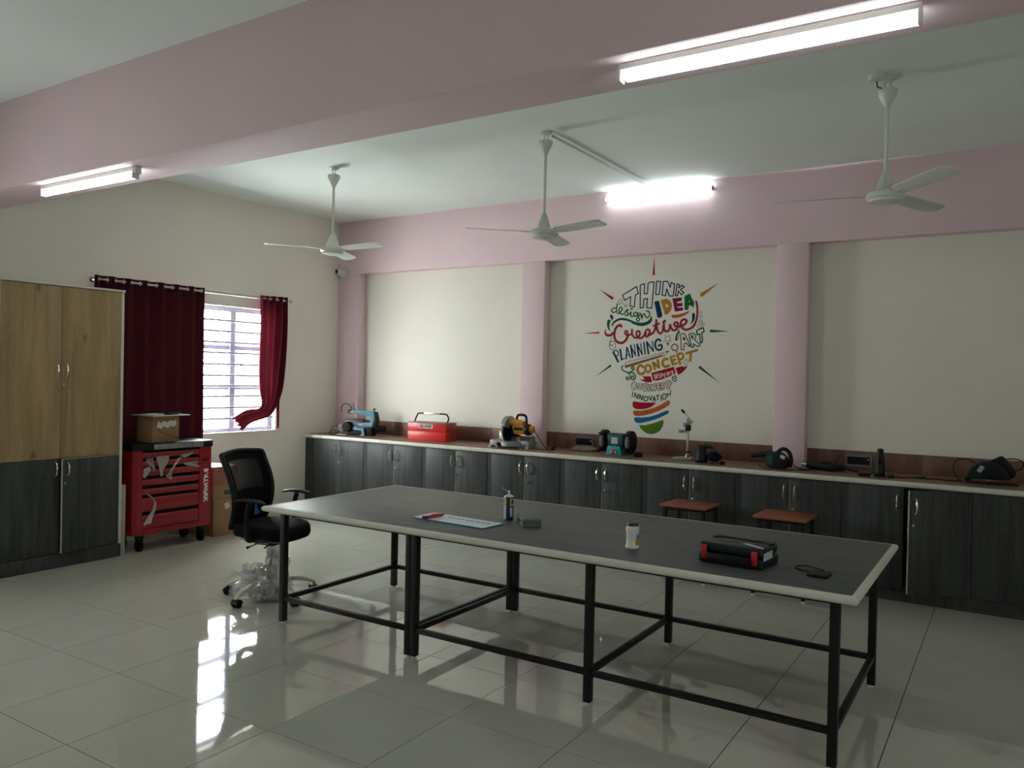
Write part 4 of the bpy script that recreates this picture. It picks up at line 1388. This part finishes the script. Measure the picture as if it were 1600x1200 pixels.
can = thing('spray_can', 'slim blue and yellow spray can with white nozzle on the work table', 'spray can', (-2.53, 3.985, Z))
MB().lathe([(.004, 0), (.026, 0), (.029, .004), (.029, .138), (.027, .142)], n=28).build('can', 'label_blue', can)
def wrap_panel(r, a0, a1, z0, z1, n=10):
    rows = [[(r * math.cos(math.radians(a0 + (a1 - a0) * k / n)), r * math.sin(math.radians(a0 + (a1 - a0) * k / n)), z) for k in range(n + 1)] for z in (z0, z1)]
    return MB().sheet(rows)
wrap_panel(.0294, 190, 272, .006, .090).build('label', 'label_grey', can)
wrap_panel(.0294, 195, 275, .092, .128).build('label', 'label_yellow', can)
wrap_panel(.0294, 318, 375, .085, .130).build('label', 'label_yellow', can)
wrap_panel(.0296, 333, 356, .098, .120).build('label', 'black', can)
wrap_panel(.0294, 318, 350, .020, .075).build('label', 'label_grey', can)
MB().lathe([(.029, .137), (.0285, .141), (.020, .146), (.012, .149), (.004, .150)], n=24).build('dome', 'white', can)
nz_ = MB().lathe([(.009, .148), (.009, .154), (.006, .156), (.006, .172), (.003, .174)], n=14).build('nozzle', 'white', can)
MB().tube([(-.004, -.003, .167), (-.030, -.022, .187), (-.036, -.026, .194)], .0016, 6).build('straw', 'white', nz_)

gc = thing('instrument_case', 'small grey-green hard case on the work table beside the spray can', 'case', (-2.365, 3.945, Z), math.radians(-49))
MB().box(-.105, .105, -.054, .054, 0, .022).build('lower_shell', 'case_grey', gc, bevel=0.004)
MB().box(-.105, .105, -.054, .054, .0225, .045).build('lid', 'case_grey', gc, bevel=0.004)
MB().box(-.018, .018, -.058, -.054, .012, .032).build('latch', 'case_dark', gc, bevel=0.002)

bt = thing('plastic_jar', 'white plastic jar with dark blue lid on the work table', 'jar', (-1.615, 3.715, Z))
MB().lathe([(.004, 0), (.030, 0), (.034, .003), (.0345, .012), (.031, .018), (.0305, .07), (.033, .085), (.0345, .10), (.030, .112), (.026, .114)], n=28).build('jar', 'white', bt)
MB().lathe([(.026, .112), (.029, .114), (.029, .122), (.026, .128), (.010, .131), (.002, .131)], n=20).build('lid', 'navy', bt)
wrap_panel(.0312, 325, 370, .018, .048).build('label', 'orange', bt)
wrap_panel(.0312, 335, 372, .05, .07).build('label', 'blue_tag', bt)

dc = thing('drill_case', 'dark green power tool case with two red latches on the work table', 'tool case', (-1.085, 3.745, Z), math.radians(-5.5))
MB().box(-.155, .155, -.11, .105, .0, .050).build('lower_shell', 'case_dark', dc, bevel=0.012, seg=3)
MB().box(-.152, .152, -.105, .10, .051, .094).build('lid', 'case_dark', dc, bevel=0.014, seg=3)
MB().prism([(-.145, .03), (-.10, .06), (.10, .06), (.145, .03), (.145, .095), (-.145, .095)], .094, .099, 'xy').build('lid_panel', 'teal_dark', dc, bevel=0.002)
MB().box(-.105, .105, -.135, -.112, .012, .05).build('handle', 'black', dc, bevel=0.008)
for x in (-.125, .118):
    MB().box(x - .014, x + .014, -.1155, -.106, .018, .082).build('latch', 'switch_red', dc, bevel=0.003)
MB().prism([(.03, -.03), (.145, -.085), (.145, -.06), (.045, -.01)], .0945, .0955, 'xy').build('sticker', 'label_grey', dc)
text_part('lettering', 'BOSCH', .034, 'print_red', dc, (-.035, -.02, .0946), (0, 0, 0), .0006, 1.2)
MB().box(.1525, .1545, -.09, .02, .02, .075).build('side_label', 'label_grey', dc)

ph = thing('power_bank', 'small flat black power bank with a looped cable near the table corner', 'power bank', (-.712, 3.70, Z), math.radians(-4))
MB().box(-.043, .043, -.048, .048, 0, .012).build('body', 'black', ph, bevel=0.003)
MB().tube(clampz(smooth_path([(-.005, .055, .006), (-.06, .03, .005), (-.11, .05, .004), (-.13, .10, .004), (-.10, .135, .005), (-.05, .12, .006), (.0, .085, .008)], 5), .0028), .0028, 6).build('cable', 'black', ph)
MB().obox((-.02, .06, .007), (.055, .013, .011), (0, 0, .25)).build('connector', 'black', ph, bevel=0.002)
MB().obox((.01, .082, .008), (.02, .009, .006), (0, 0, -.3)).build('plug', 'steel', ph)

# ------------------------------------------------------------------ painted mural on the back wall (coordinates in mm on the wall plane)
PAINT = dict(navy=(.006, .024, .045), blue=(.003, .038, .11), ochre=(.46, .22, .015), magenta=(.22, .012, .07), green=(.018, .14, .035),
             teal=(.004, .11, .06), orange=(.50, .11, .02), red=(.33, .015, .03), rust=(.36, .10, .035), brown=(.11, .035, .025), black=(.02, .015, .015),
             darkgreen=(.010, .07, .035), olive=(.22, .16, .06), greybrown=(.20, .14, .11), crimson=(.36, .006, .02), tealblue=(.005, .11, .17),
             maroon=(.10, .02, .03), skyblue=(.005, .16, .33), leaf=(.085, .20, .015))
for k, c in PAINT.items():
    M['paint_' + k] = mat('wall_paint_' + k, c, 0.7, var=0.06, scale=12, spec=0.12)
M['paint_wall'] = M['wall']
MURAL = [
 ('word_think', [
  ('navy','c',10.7,[-330,2408,-185,2486,-163,2418,-194,2406,-203,2292,-247,2300,-242,2392,-303,2359]),
  ('navy','c',10.7,[-146,2499,-102,2510,-104,2414,-70,2415,-67,2510,-42,2523,-6,2521,-24,2275,-75,2282,-70,2366,-106,2364,-109,2283,-142,2281]),
  ('navy','c',10.7,[20,2528,61,2523,48,2403,13,2404]),
  ('navy','c',10.7,[87,2523,130,2521,156,2463,165,2510,198,2492,188,2381,149,2385,122,2451,112,2388,77,2395]),
  ('navy','c',10.7,[224,2493,247,2483,241,2455,274,2480,293,2462,258,2439,290,2408,267,2391,237,2428,229,2382,208,2385]),
 ]),
 ('word_idea', [
  ('blue','p',0,[0,2333,43,2347,50,2333,67,2274,85,2209,81,2192,65,2182,46,2180,35,2188,13,2283]),
  ('ochre','p',0,[62,2345,91,2356,122,2356,151,2345,171,2320,178,2287,172,2254,154,2231,148,2219,124,2208,110,2212,87,2277]),
  ('wall','p',0,[116,2308,133,2306,140,2291,128,2274,119,2286]),
  ('magenta','p',0,[179,2359,273,2366,270,2335,224,2324,227,2314,280,2315,282,2285,231,2280,234,2271,284,2274,288,2245,207,2235]),
  ('green','p',0,[297,2378,346,2400,394,2310,386,2268,361,2289,339,2285,339,2253,316,2246,300,2251]),
  ('wall','p',0,[341,2338,351,2323,340,2322]),
 ]),
 ('swoosh', [
  ('orange','p',0,[170,2198,184,2207,242,2209,281,2218,319,2230,353,2242,335,2218,301,2197,262,2183,220,2177,184,2180]),
 ]),
 ('drop', [
  ('blue','p',0,[373,2212,388,2220,402,2211,403,2176,394,2147,379,2129,356,2114,371,2140,376,2169]),
 ]),
 ('word_design', [
  ('green','s',12.8,[-387,2260,-401,2248,-421,2244,-442,2259,-436,2277,-412,2289,-391,2282]),
  ('green','s',12.8,[-382,2329,-388,2276,-384,2245,-366,2232,-346,2247,-327,2271,-334,2290,-352,2287,-362,2266,-353,2238,-329,2225,-302,2233,-289,2258,-263,2266,-279,2254,-268,2232,-258,2220,-281,2211,-295,2218]),
  ('green','s',12.8,[-255,2220,-235,2244,-236,2210,-221,2200,-205,2206]),
  ('green','l',12.8,[-238,2276,-231,2270,-221,2276]),
  ('green','s',12.8,[-172,2233,-189,2240,-208,2222,-194,2203,-172,2212,-165,2233,-158,2196,-144,2171,-157,2153,-174,2163,-171,2187,-145,2214]),
  ('green','s',12.8,[-146,2232,-132,2217,-121,2180,-112,2213,-96,2222,-86,2203,-66,2185,-47,2200,-44,2227,-58,2248,-74,2246]),
 ]),
 ('swoosh', [
  ('teal','p',0,[-433,2102,-439,2127,-426,2149,-402,2170,-368,2185,-325,2190,-281,2183,-233,2167,-187,2147,-140,2139,-94,2141,-59,2154,-37,2175,-28,2205,-17,2181,-17,2156,-35,2132,-68,2115,-113,2105,-159,2110,-206,2126,-250,2152,-294,2163,-341,2168,-381,2157,-412,2136,-426,2115]),
 ]),
 ('leaf', [
  ('teal','p',0,[-489,2147,-481,2169,-464,2178,-448,2168,-453,2146,-461,2121,-462,2096,-444,2063,-472,2078,-485,2106]),
 ]),
 ('drop', [
  ('blue','p',0,[-458,2209,-453,2223,-441,2226,-427,2211,-420,2193,-428,2171,-434,2158,-440,2180,-452,2193]),
 ]),
 ('word_creative', [
  ('red','p',0,[-491,2084,-506,2078,-513,2050,-505,2022,-481,2009,-443,2010,-424,2021,-406,2058,-427,2055,-450,2034,-478,2032,-495,2047,-498,2069]),
  ('red','s',24.4,[-334,2107,-347,2120,-373,2111,-397,2080,-404,2046,-405,2008,-387,1968,-349,1947,-315,1950,-286,1970,-269,1998,-263,2019]),
  ('red','s',18.3,[-263,2019,-291,2035,-291,2057,-274,2061,-266,2044,-265,2026,-237,2025,-221,2044,-221,2074,-220,2037,-203,2006,-183,1994,-153,2003,-138,2036,-148,2058,-168,2055,-174,2028,-160,2000,-137,1991,-110,1999,-91,2024,-79,2060,-54,2075,-40,2057,-43,2026,-62,2005,-81,2014,-76,2045]),
  ('red','s',18.3,[-40,2066,-40,2032,-26,2023]),
  ('red','s',19.5,[-56,2023,-31,2030,-3,2041,20,2094,26,2162,29,2101,45,2052,69,2033,92,2055,99,2115,108,2070,136,2051,155,2069,164,2114,175,2084,199,2061,230,2075,241,2113,232,2135,209,2132,205,2113,221,2098,257,2097,291,2108,321,2133,313,2159,282,2156,267,2127,276,2090,308,2067,346,2070,380,2088]),
  ('red','s',19.5,[346,2070,380,2088,404,2121]),
  ('red','s',15.9,[404,2121,418,2161,424,2216,421,2271,410,2326]),
  ('red','l',18.3,[1,2105,55,2129]),
  ('red','l',24.4,[98,2136,108,2151]),
 ]),
 ('word_planning', [
  ('blue','l',20.7,[-412,1855,-359,1765]),
  ('blue','l',18.3,[-340,1882,-323,1785]),
  ('blue','l',11.0,[-323,1783,-294,1797]),
  ('blue','l',14.6,[-271,1903,-275,1793]),
  ('blue','l',12.2,[-267,1901,-231,1805]),
  ('blue','l',8.5,[-270,1828,-245,1832]),
  ('blue','l',18.3,[-230,1920,-209,1811]),
  ('blue','l',12.2,[-234,1917,-178,1828]),
  ('blue','l',9.8,[-195,1932,-176,1822]),
  ('blue','l',18.3,[-164,1932,-145,1823]),
  ('blue','l',12.2,[-164,1932,-110,1836]),
  ('blue','l',9.8,[-129,1939,-108,1834]),
  ('blue','l',14.6,[-95,1949,-80,1840]),
  ('blue','l',18.3,[-66,1954,-47,1844]),
  ('blue','l',14.6,[-66,1954,3,1867]),
  ('blue','l',9.8,[-10,1961,3,1865]),
  ('blue','s',11.0,[-406,1866,-380,1874,-361,1855,-362,1828,-379,1816]),
  ('blue','s',18.3,[71,1965,54,1978,31,1969,19,1935,28,1897,53,1878,81,1886,88,1912,76,1927,54,1918]),
 ]),
 ('vine', [
  ('green','s',6.1,[-433,2003,-447,1964,-457,1933,-449,1894,-423,1876,-398,1894,-392,1929,-408,1958,-430,1964,-451,1948,-446,1925,-428,1917,-420,1931,-431,1933]),
 ]),
 ('pencil', [
  ('rust','p',0,[-287,1729,93,1835,91,1816,-281,1706]),
  ('brown','c',4.6,[-285,1756,93,1850,126,1862,159,1870,139,1850,109,1821,83,1816,-281,1706]),
  ('brown','l',4.6,[93,1850,106,1823]),
  ('brown','p',0,[126,1862,159,1870,139,1853]),
 ]),
 ('word_concept', [
  ('ochre','s',25.6,[-98,1716,-120,1730,-146,1715,-154,1680,-134,1651,-102,1651,-89,1666]),
  ('ochre','s',25.6,[146,1792,120,1792,97,1767,106,1733,132,1721,160,1733]),
  ('ochre','s',22.0,[246,1836,282,1846,300,1822,288,1797,263,1790]),
  ('ochre','c',24.4,[-18,1702,-20,1691,-24,1681,-32,1674,-41,1670,-51,1669,-61,1673,-69,1680,-74,1690,-76,1701,-75,1712,-70,1722,-62,1730,-53,1734,-43,1734,-33,1730,-25,1723,-20,1713]),
  ('ochre','l',23.2,[1,1756,23,1698]),
  ('ochre','l',23.2,[1,1759,60,1713]),
  ('ochre','l',23.2,[48,1781,65,1713]),
  ('ochre','l',20.7,[176,1811,198,1743]),
  ('ochre','l',20.7,[176,1809,216,1824]),
  ('ochre','l',20.7,[189,1777,222,1790]),
  ('ochre','l',20.7,[200,1743,238,1756]),
  ('ochre','l',23.2,[241,1836,269,1751]),
  ('ochre','l',23.2,[327,1846,430,1877]),
  ('ochre','l',23.2,[371,1860,368,1779]),
 ]),
 ('word_art', [
  ('black','c',7.9,[268,2026,278,2030,305,2030,363,1919,354,1910,324,1945,306,1937,303,1880,278,1879]),
  ('black','c',7.9,[295,1999,314,1974,298,1971]),
  ('darkgreen','c',8.8,[349,2022,373,2032,394,2030,413,2015,413,1995,402,1974,451,1930,456,1921,437,1910,390,1936,399,1904,376,1902]),
  ('darkgreen','c',8.8,[372,2010,386,2010,389,1995,380,1982]),
  ('navy','c',10.4,[420,2057,484,2082,492,2048,471,2035,478,1956,460,1939,452,2024,428,2018]),
 ]),
 ('brush', [
  ('navy','p',0,[255,2071,259,2038,245,1973,229,1965,214,1973,228,2032]),
  ('wall','p',0,[243,2038,251,2036,241,1979,234,1979]),
 ]),
 ('small_bulb', [
  ('olive','c',5.5,[171,1984,169,1975,165,1967,158,1962,149,1959,140,1959,131,1962,124,1967,119,1975,117,1984,119,1993,123,2000,130,2006,139,2009,148,2009,157,2006,164,2000,169,1992]),
  ('olive','l',4.9,[112,2020,121,2009]),
  ('olive','l',4.9,[165,2020,159,2009]),
  ('olive','l',4.9,[100,1952,115,1961]),
  ('olive','l',4.9,[179,1958,167,1964]),
  ('olive','p',0,[124,1946,164,1946,146,1916]),
 ]),
 ('small_bulb', [
  ('brown','c',7.9,[243,1903,242,1893,237,1884,229,1878,219,1875,209,1875,199,1878,191,1884,186,1893,184,1903,185,1912,190,1921,198,1927,208,1931,218,1931,228,1927,236,1921,241,1912]),
  ('brown','l',4.9,[243,1897,253,1895]),
  ('brown','l',4.9,[234,1882,241,1874]),
  ('brown','l',4.9,[218,1874,219,1865]),
  ('brown','l',4.9,[200,1878,195,1869]),
  ('brown','l',4.9,[187,1891,177,1887]),
  ('brown','l',4.9,[184,1908,174,1910]),
  ('brown','l',4.9,[193,1924,186,1931]),
  ('brown','l',4.9,[210,1931,208,1941]),
  ('brown','l',4.9,[228,1927,233,1936]),
  ('brown','l',4.9,[240,1914,250,1918]),
  ('brown','p',0,[222,1865,238,1871,245,1847]),
 ]),
 ('bubbles', [
  ('greybrown','c',3.7,[468,2222,467,2218,465,2215,462,2213,459,2212,455,2212,451,2213,448,2216,446,2219,445,2223,446,2226,448,2230,451,2232,454,2233,458,2233,462,2232,465,2229,467,2226]),
  ('greybrown','c',3.7,[474,2185,474,2181,471,2177,468,2174,464,2173,459,2173,455,2175,451,2178,449,2182,448,2186,449,2190,451,2194,454,2197,458,2198,463,2198,467,2197,471,2194,473,2190]),
  ('greybrown','c',3.7,[471,2142,470,2137,468,2133,464,2130,459,2128,454,2128,450,2130,446,2133,443,2137,442,2142,443,2147,445,2151,449,2154,454,2156,459,2155,463,2154,467,2151,470,2146]),
  ('greybrown','c',3.7,[495,2114,495,2110,493,2106,490,2104,486,2102,482,2102,478,2104,474,2106,472,2110,471,2114,472,2118,474,2122,477,2124,481,2125,485,2125,489,2124,492,2121,495,2118]),
  ('greybrown','c',3.7,[465,2096,464,2090,461,2084,456,2080,450,2078,443,2078,437,2080,432,2085,429,2090,427,2096,428,2103,431,2108,436,2112,442,2114,449,2114,455,2112,460,2108,464,2102]),
 ]),
 ('stars', [
  ('greybrown','c',4.3,[-354,2376,-342,2365,-324,2365,-328,2345,-321,2327,-343,2332,-360,2314,-360,2337,-374,2347,-359,2354]),
  ('greybrown','c',4.3,[-296,2329,-291,2323,-277,2321,-284,2310,-278,2296,-292,2303,-302,2292,-300,2307,-312,2314,-301,2318]),
 ]),
 ('spiral', [
  ('greybrown','s',4.9,[299,1769,314,1747,339,1752,348,1774,338,1790,321,1788,318,1774,331,1774]),
 ]),
 ('banner', [
  ('crimson','p',0,[-12,1660,209,1722,230,1661,170,1631,93,1600,37,1587,5,1591]),
  ('crimson','p',0,[-101,1626,-19,1628,-2,1574,-58,1570,-100,1582,-127,1596,-80,1597]),
  ('crimson','p',0,[227,1710,299,1732,302,1716,344,1738,325,1701,291,1667,254,1645]),
  ('wall','l',5.5,[14,1646,27,1600]),
  ('wall','l',5.5,[35,1604,29,1649,49,1609,45,1655]),
  ('wall','l',5.5,[74,1656,58,1651,61,1637,77,1634,80,1620,65,1615]),
  ('wall','l',5.5,[90,1615,86,1659]),
  ('wall','l',5.5,[86,1657,105,1655,103,1640,90,1637]),
  ('wall','l',5.5,[113,1652,117,1621]),
  ('wall','l',5.5,[126,1623,122,1660,139,1655]),
  ('wall','l',5.5,[143,1670,149,1636]),
  ('wall','l',5.5,[157,1638,154,1672,170,1646,166,1677]),
  ('wall','l',5.5,[199,1683,184,1680,182,1665,197,1663,202,1685,203,1656,190,1646]),
 ]),
 ('flourish', [
  ('green','s',12.2,[-306,1726,-322,1708,-302,1678,-258,1659,-231,1634,-233,1604,-254,1591,-271,1603,-260,1619,-249,1609]),
  ('green','s',12.2,[-258,1659,-221,1669,-194,1690,-192,1715,-211,1717,-219,1699,-205,1697]),
  ('green','s',12.2,[-231,1659,-193,1655,-174,1625,-181,1598,-208,1595,-217,1617,-198,1630,-192,1612]),
 ]),
 ('at_spiral', [
  ('tealblue','s',9.1,[242,1599,222,1584,199,1598,201,1624,226,1637,236,1618,222,1605,214,1620]),
 ]),
 ('word_business', [
  ('maroon','l',23.8,[-188,1565,-194,1509]),
  ('maroon','s',23.8,[-188,1565,-168,1553,-185,1537,-162,1521,-184,1507,-204,1520,-205,1548]),
  ('maroon','s',23.8,[-141,1549,-135,1513,-115,1509,-106,1532,-106,1550]),
  ('maroon','s',23.8,[-60,1551,-77,1551,-86,1532,-64,1517,-61,1496,-80,1491]),
  ('maroon','l',23.8,[-33,1545,-31,1495]),
  ('maroon','l',23.8,[-3,1544,-2,1496]),
  ('maroon','l',23.8,[-3,1541,29,1499]),
  ('maroon','l',23.8,[28,1553,29,1499]),
  ('maroon','s',23.8,[73,1559,54,1552,55,1529,65,1504,84,1509]),
  ('maroon','l',23.8,[57,1531,76,1535]),
  ('maroon','s',23.8,[111,1564,93,1550,112,1533,108,1515]),
  ('maroon','s',23.8,[187,1566,163,1583,140,1574,145,1552,169,1534,155,1518]),
  ('wall','l',12.2,[-188,1565,-194,1509]),
  ('wall','s',12.2,[-188,1565,-168,1553,-185,1537,-162,1521,-184,1507,-204,1520,-205,1548]),
  ('wall','s',12.2,[-141,1549,-135,1513,-115,1509,-106,1532,-106,1550]),
  ('wall','s',12.2,[-60,1551,-77,1551,-86,1532,-64,1517,-61,1496,-80,1491]),
  ('wall','l',12.2,[-33,1545,-31,1495]),
  ('wall','l',12.2,[-3,1544,-2,1496]),
  ('wall','l',12.2,[-3,1541,29,1499]),
  ('wall','l',12.2,[28,1553,29,1499]),
  ('wall','s',12.2,[73,1559,54,1552,55,1529,65,1504,84,1509]),
  ('wall','l',12.2,[57,1531,76,1535]),
  ('wall','s',12.2,[111,1564,93,1550,112,1533,108,1515]),
  ('wall','s',12.2,[187,1566,163,1583,140,1574,145,1552,169,1534,155,1518]),
 ]),
 ('word_innovation', [
  ('darkgreen','l',9.1,[-198,1477,-202,1426]),
  ('darkgreen','l',9.1,[-180,1422,-173,1466,-150,1411,-138,1458]),
  ('darkgreen','l',9.1,[-132,1412,-123,1451,-105,1401,-91,1445]),
  ('darkgreen','l',9.1,[-30,1438,-12,1402,1,1444]),
  ('darkgreen','l',9.1,[12,1392,21,1437,36,1395]),
  ('darkgreen','l',9.1,[17,1410,34,1413]),
  ('darkgreen','l',9.1,[43,1443,71,1455]),
  ('darkgreen','l',9.1,[57,1450,58,1407]),
  ('darkgreen','l',9.1,[86,1451,96,1401]),
  ('darkgreen','l',9.1,[156,1440,149,1471,181,1457,184,1501]),
  ('darkgreen','c',9.1,[-41,1415,-42,1408,-46,1402,-52,1397,-59,1394,-67,1394,-74,1396,-81,1401,-85,1406,-86,1413,-85,1420,-81,1426,-75,1431,-68,1434,-60,1434,-53,1432,-47,1428,-43,1422]),
  ('darkgreen','c',9.1,[140,1441,139,1432,136,1423,131,1417,125,1414,119,1414,113,1417,108,1423,105,1431,104,1440,104,1449,107,1457,112,1464,118,1467,124,1467,130,1464,135,1458,138,1450]),
 ]),
 ('stripe', [
  ('crimson','p',0,[-196,1373,-186,1386,-132,1379,-73,1377,42,1381,20,1358,-13,1334,-61,1318,-110,1311,-160,1312,-187,1325,-198,1345]),
 ]),
 ('stripe', [
  ('orange','p',0,[-191,1290,-174,1297,-110,1298,-42,1312,26,1333,83,1360,130,1389,158,1406,175,1404,182,1386,173,1363,136,1339,75,1305,3,1277,-70,1256,-133,1245,-168,1247,-186,1260]),
 ]),
 ('stripe', [
  ('skyblue','p',0,[-175,1228,-153,1234,-94,1232,-20,1244,52,1268,113,1296,156,1313,170,1305,166,1284,133,1265,76,1237,5,1211,-68,1190,-117,1179,-151,1179,-172,1194,-180,1212]),
 ]),
 ('stripe', [
  ('leaf','p',0,[-126,1159,-67,1162,1,1179,63,1201,115,1223,122,1199,112,1158,89,1120,51,1093,3,1079,-46,1086,-86,1109,-111,1132]),
 ]),
 ('ray', [
  ('crimson','p',0,[-10,2768,0,2589,-22,2587]),
 ]),
 ('ray', [
  ('crimson','p',0,[-580,2477,-421,2389,-434,2365]),
 ]),
 ('ray', [
  ('ochre','p',0,[614,2485,468,2363,445,2376,449,2399]),
 ]),
 ('ray', [
  ('orange','p',0,[-756,2043,-569,2060,-565,2038]),
 ]),
 ('ray', [
  ('teal','p',0,[727,2045,550,2064,545,2037]),
 ]),
 ('ray', [
  ('green','p',0,[-603,1613,-441,1737,-425,1721]),
 ]),
 ('ray', [
  ('tealblue','p',0,[650,1578,443,1716,461,1734]),
 ]),
]

mural = thing('wall_mural', 'painted light bulb mural made of colourful words on the back wall', 'mural', (-2.9, YN, 1.6))


EPS = 4e-6


def stroke(b, pts, w, y, closed=False):
    n = len(pts)
    r = w / 2
    for i in range(n if closed else n - 1):
        a, c = Vector(pts[i]), Vector(pts[(i + 1) % n])
        d = c - a
        if d.length < 1e-6:
            continue
        d.normalize()
        q = Vector((-d.y, d.x)) * r
        y -= EPS
        b.add([(p.x, y, p.y) for p in (a + q, c + q, c - q, a - q)], [(0, 1, 2, 3)])
    for p in pts:
        m = 10
        y -= EPS
        b.add([(p[0] + r * math.cos(2 * PI * k / m), y, p[1] + r * math.sin(2 * PI * k / m)) for k in range(m)], [tuple(range(m))])
    return y


lay = 0
for name, els in MURAL:
    part = None
    y = -.0006 - .00002 * lay
    runs = []
    for el in els:
        if runs and runs[-1][0] == el[0]:
            runs[-1][1].append(el)
        else:
            runs.append((el[0], [el]))
    for colr, L in runs:
        lay += 1
        b = MB()
        for (_, kind, w, fl) in L:
            pts = [(fl[i] / 1000, fl[i + 1] / 1000 - 1.6) for i in range(0, len(fl), 2)]
            w = w / 1000
            if kind == 'p':
                y -= EPS
                b.add([(p[0], y, p[1]) for p in pts], [tuple(range(len(pts)))])
            else:
                if kind == 's':
                    pts = [(p.x, p.y) for p in smooth_path([(a, c, 0) for a, c in pts], 4)]
                y = stroke(b, pts, w, y, kind == 'c')
        o = b.build(name if part is None else 'paint_layer', 'paint_' + colr, mural if part is None else part, smooth=False)
        if part is None:
            part = o
